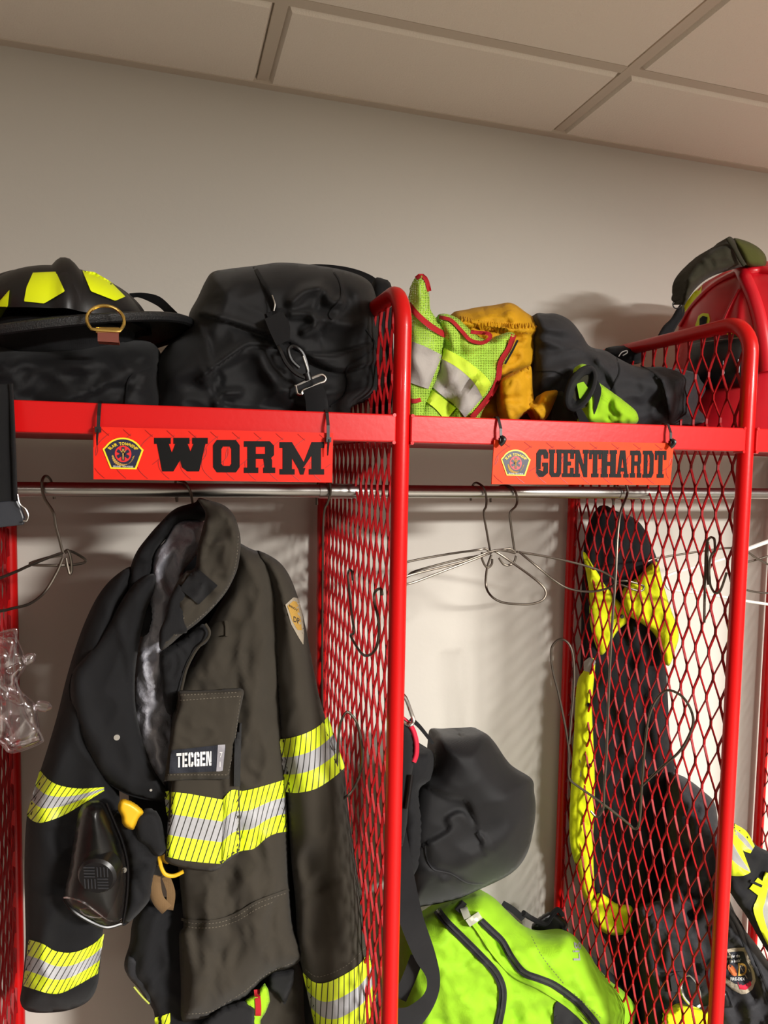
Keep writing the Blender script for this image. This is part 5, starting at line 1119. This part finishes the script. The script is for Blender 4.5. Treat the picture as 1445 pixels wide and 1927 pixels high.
for nm, pl_, T_ in (('yellow_sleeve_top', [(1173, 1108), (1200, 1085), (1234, 1056), (1246, 1092), (1260, 1140), (1277, 1190), (1270, 1225), (1258, 1254), (1245, 1235), (1232, 1195), (1205, 1172), (1185, 1160), (1172, 1138)], .03),
                    ('yellow_chest', [(1097, 1038), (1118, 1068), (1150, 1115), (1178, 1148), (1182, 1168), (1160, 1190), (1135, 1232), (1122, 1218), (1110, 1170), (1108, 1110)], .008),
                    ('yellow_front_band', [(1085, 1290), (1098, 1262), (1112, 1240), (1120, 1248), (1114, 1330), (1118, 1420), (1119, 1500), (1116, 1590), (1118, 1680), (1108, 1702), (1092, 1672), (1086, 1640), (1072, 1580), (1074, 1480), (1080, 1380)], .012),
                    ('yellow_hem', [(1106, 1700), (1120, 1690), (1130, 1680), (1160, 1700), (1190, 1708), (1182, 1755), (1142, 1758), (1118, 1735)], .014)):
    puff(nm, pl_, lambda a, c_: YJ(a, c_)-.036, T_, hy, ja, back=.01, edge=10, res=6, wr=(.004, 24, 34, len(nm)*.7))
patch('silver_tape', [(1098, 1245), (1110, 1236), (1122, 1244), (1112, 1266), (1098, 1262)], [jb], M['silver'], ja, off=.03, res=5)
patch('silver_tape', [(1078, 1425), (1092, 1430), (1094, 1462), (1080, 1460)], [jb], M['silver'], ja, off=.03, res=5)
for (u_, v_) in ((1170, 1160), (1188, 1150), (1107, 1326), (1110, 1440)):
    b = MB(); q = at(u_, v_, YJ(u_, v_)-.052); b.disc(q, (0, -1, 0), .005, .003, 14, .004)
    b.build('snap_button', M['blackplastic'], ja)
h7 = empty('wire_hanger', at(1215, 1095, -.2), 'wire hanger holding the black and yellow jacket, its loop showing beside the collar', 'hanger', 'wire hangers on the rods')
wire('arm', [(1158, 1094, -.20), (1178, 1093, -.21), (1205, 1100, -.22), (1212, 1105, -.225), (1206, 1112, -.225), (1190, 1109, -.22), (1174, 1102, -.21), (1160, 1098, -.20)], .0022, M['wire'], h7)
# ---- charcoal coat at the lower right
fc_ = empty('charcoal_coat', at(1350, 1700, -.25), 'charcoal grey coat with an embroidered shield patch, slumped behind the right post', 'coat')
def YC(a, c_): return -.19-max(0, a-1215)/230*.15
cb = puff('coat_body', [(1260, 1462), (1278, 1458), (1300, 1470), (1325, 1490), (1345, 1512), (1352, 1560), (1358, 1620), (1372, 1690), (1395, 1740), (1425, 1780), (1450, 1815), (1520, 1900), (1540, 2100), (1215, 2100), (1208, 1920), (1206, 1820), (1204, 1720), (1212, 1700), (1240, 1690), (1262, 1640), (1255, 1560)], YC, .06, M['charcoal'], fc_, back=.04, edge=34, res=7,
     folds=[([(1275, 1480), (1310, 1560), (1315, 1650)], 14, .018), ('s', [(1260, 1500), (1262, 1600), (1285, 1700)], 18, .025), ([(1300, 1600), (1320, 1680), (1300, 1720)], 12, -.016), ([(1215, 1710), (1250, 1705), (1300, 1700)], 10, .014), ([(1220, 1740), (1212, 1850), (1230, 1920)], 16, .010), ([(1340, 1700), (1400, 1780), (1440, 1860)], 20, .010), ([(1400, 1830), (1430, 1880)], 14, -.012)], wr=((.008, 40, 60, 7.7), (.004, 20, 26, 2.1)))
cline('seam', [(1368, 1716), (1385, 1740), (1405, 1790), (1425, 1840), (1445, 1890)], 3, M['blackmatte'], fc_, [cb], off=.003)
cline('seam', [(1376, 1712), (1396, 1742), (1414, 1790), (1434, 1836), (1450, 1880)], 3, M['blackmatte'], fc_, [cb], off=.003)
puff('hem_band', [(1204, 1712), (1225, 1700), (1262, 1692), (1308, 1688), (1310, 1702), (1262, 1712), (1215, 1728)], lambda a, c_: YC(a, c_)-.055, .012, M['charcoal'], fc_, back=.01, edge=7, res=5)
pt = patch('shield_patch', [(1352, 1789), (1380, 1784), (1402, 1783), (1408, 1800), (1418, 1822), (1422, 1845), (1416, 1862), (1405, 1870), (1395, 1871), (1380, 1864), (1362, 1848), (1350, 1830)], [cb], M['patchtan'], fc_, off=.003, res=5)
patch('shield_field', [(1356, 1796), (1380, 1791), (1399, 1790), (1404, 1806), (1413, 1826), (1416, 1844), (1408, 1856), (1400, 1855), (1384, 1852), (1368, 1842), (1356, 1828)], [cb], M['weblabel'], pt, off=.004, res=5)
pp = onto(cb, .0062)
b = MB(); textflat(b, 'tion for the', lambda x, y: pp(1379+x, 1802-x*.06-y), 8, .62, gap=.08); textflat(b, 'of the battle"', lambda x, y: pp(1380+x, 1811-x*.1-y), 7.5, .62, gap=.08); textflat(b, 'FIRE-DEX', lambda x, y: pp(1388+x, 1845-y), 8, .8, gap=.1)
b.build('shield_lettering', M['whiteprint'], pt, smooth=False)
b = MB(); textflat(b, 'D', lambda x, y: pp(1397+x, 1836-y), 34, .75); textflat(b, 'F', lambda x, y: pp(1362+x, 1836-y), 26, .7); b.build('shield_initials', M['gold'], pt, smooth=False)
b = MB(); v = [pp(1378+9*math.cos(a)*.9+5*math.sin(a)*.6, 1826+12*math.sin(a)*.9+3*math.cos(a)) for a in [2*math.pi*k/16 for k in range(16)]]; b.add(v, [tuple(range(16))]); b.build('shield_football', M['orange'], pt, smooth=False)
patch('shield_swoosh', [(1388, 1848), (1398, 1855), (1412, 1846), (1414, 1854), (1404, 1863), (1392, 1862)], [cb], M['pink'], pt, off=.0045, res=4)
puff('card_holder', [(1345, 1862), (1368, 1865), (1376, 1888), (1380, 1896), (1340, 1898), (1338, 1875)], lambda a, c_: YC(a, c_)-.07, .006, M['blackplastic'], fc_, back=.01, edge=5, res=5, smooth=False)
cline('tool_tab', [(1262, 1850), (1290, 1848), (1318, 1868)], 36, M['charcoal'], fc_, Y=-.30, nt=5, th=.006)
# steel snap hook on the coat
sh = empty('snap_hook', at(1295, 1870, -.32), 'curved chrome snap hook hanging in front of the charcoal coat', 'hook')
wire('hook_body', [(1284, 1842, -.33), (1281, 1856, -.33), (1285, 1872, -.335), (1296, 1886, -.34), (1308, 1894, -.34), (1316, 1892, -.34)], .0042, M['chrome'], sh)
wire('gate', [(1284, 1842, -.33), (1298, 1836, -.33), (1316, 1862, -.335), (1318, 1888, -.34)], .002, M['chrome'], sh)
lg = empty('lime_jacket', at(1290, 1910, -.25), 'bright yellow cloth showing at the bottom beneath the charcoal coat', 'jacket')
lg.location.z = .23
puff('jacket_body', [(1250, 1927), (1262, 1905), (1285, 1893), (1310, 1898), (1330, 1905), (1350, 1925), (1360, 2100), (1250, 2100)], -.33, .02, hy, lg, back=.02, edge=12, res=7, wr=(.005, 30, 30, 1.6), zmin=.232)
# ---- striped high visibility jacket at the right edge
hv = empty('high_visibility_jacket', at(1420, 1650, -.38), 'black and yellow high visibility jacket with silver tape at the right edge', 'jacket')
kb = puff('jacket_body', [(1366, 1545), (1385, 1552), (1405, 1566), (1422, 1590), (1450, 1605), (1500, 1640), (1520, 1900), (1450, 1800), (1425, 1760), (1405, 1725), (1382, 1690), (1368, 1660)], -.40, .03, M['blackmatte'], hv, back=.03, edge=18, res=7, folds=[([(1395, 1640), (1420, 1660), (1445, 1650)], 10, .012)], wr=(.005, 30, 30, 3.1))
band('reflective_band', [(1360, 1545), (1380, 1552), (1392, 1585), (1412, 1640)], [(1360, 1640), (1378, 1648), (1398, 1648), (1412, 1642)], M['tri'], hv, [kb], off=.004, nt=10)
band('reflective_band', [(1382, 1550), (1405, 1565), (1420, 1592)], [(1385, 1582), (1398, 1600), (1412, 1606)], M['tri'], hv, [kb], off=.004, nt=8)
band('reflective_band', [(1440, 1640), (1425, 1690), (1418, 1715), (1440, 1770), (1460, 1800)], [(1470, 1660), (1470, 1700), (1470, 1730), (1475, 1780), (1480, 1800)], M['tri'], hv, [kb], off=.004, nt=10)
cline('yellow_tab', [(1418, 1662), (1436, 1676)], 26, hy, hv, [kb], off=.006, nt=4)
cline('yellow_tab', [(1412, 1658), (1434, 1668)], 5, M['blackmatte'], hv, [kb], off=.008, nt=3)
# ---- hangers in the right bay
def z8(x, y): return 1240+x/7.05, 980+y/7.05
wh = empty('plastic_hanger', at(1400, 1050, -.3), 'white plastic clothes hanger on the rod at the right edge', 'hanger')
def ww8(name, pts, par, Y, r, mat):
    return wire(name, [z8(a, c_)+(Y,) for a, c_ in pts], r, mat, par)
ww8('arm', [(1120, 395), (1445, 275), (1700, 200)], wh, -.37, .0042, M['white'])
ww8('lower_bar', [(1700, 1150), (1445, 1108), (1110, 1058), (800, 1000), (420, 945), (180, 918), (110, 880), (85, 800), (110, 730), (300, 660), (580, 590), (720, 545), (940, 480), (1150, 410)], wh, -.33, .0030, M['white'])
ww8('notch', [(430, 940), (440, 800), (460, 660)], wh, -.33, .0016, M['white'])
ww8('hook', [(1700, 150), (1620, -60), (1600, -300), (1680, -420), (1780, -330)], wh, -.30, .003, M['white'])
h8 = empty('wire_hanger', at(1330, 1030, -.35), 'thin yellowed wire hanger leaning diagonally behind the right mesh divider', 'hanger', 'wire hangers on the rods')
ww8('arm', [(-150, 540), (0, 492), (600, 400), (940, 362), (1140, 400), (1300, 500), (1500, 610), (1650, 700), (1500, 950), (1445, 960), (1250, 940), (1100, 900)], h8, -.30, .0022, M['wire'])
ww8('arm', [(1130, 550), (1250, 530), (1445, 470), (1600, 420)], h8, -.29, .0022, M['wire'])
h9 = empty('wire_hook', at(1335, 1020, -.42), 'small wire hook hanging on the right mesh divider near the post', 'hook')
def m9(x, y, X_=.9255): u_, v_ = z8(x, y); return atx(u_, v_, X_)
wire('hook', [m9(600, 1350), m9(603, 1100), m9(607, 900), m9(616, 600), m9(622, 420), m9(640, 280), m9(670, 228), m9(705, 222), m9(735, 255), m9(740, 400), m9(715, 420), m9(680, 500), m9(668, 640), m9(675, 820), m9(700, 900), m9(745, 958), m9(800, 940), m9(840, 860), m9(895, 690)], .0022, M['wire'], h9)
wire('hook', [m9(650, 280), m9(640, 420), m9(640, 700), m9(655, 850)], .0022, M['wire'], h9)
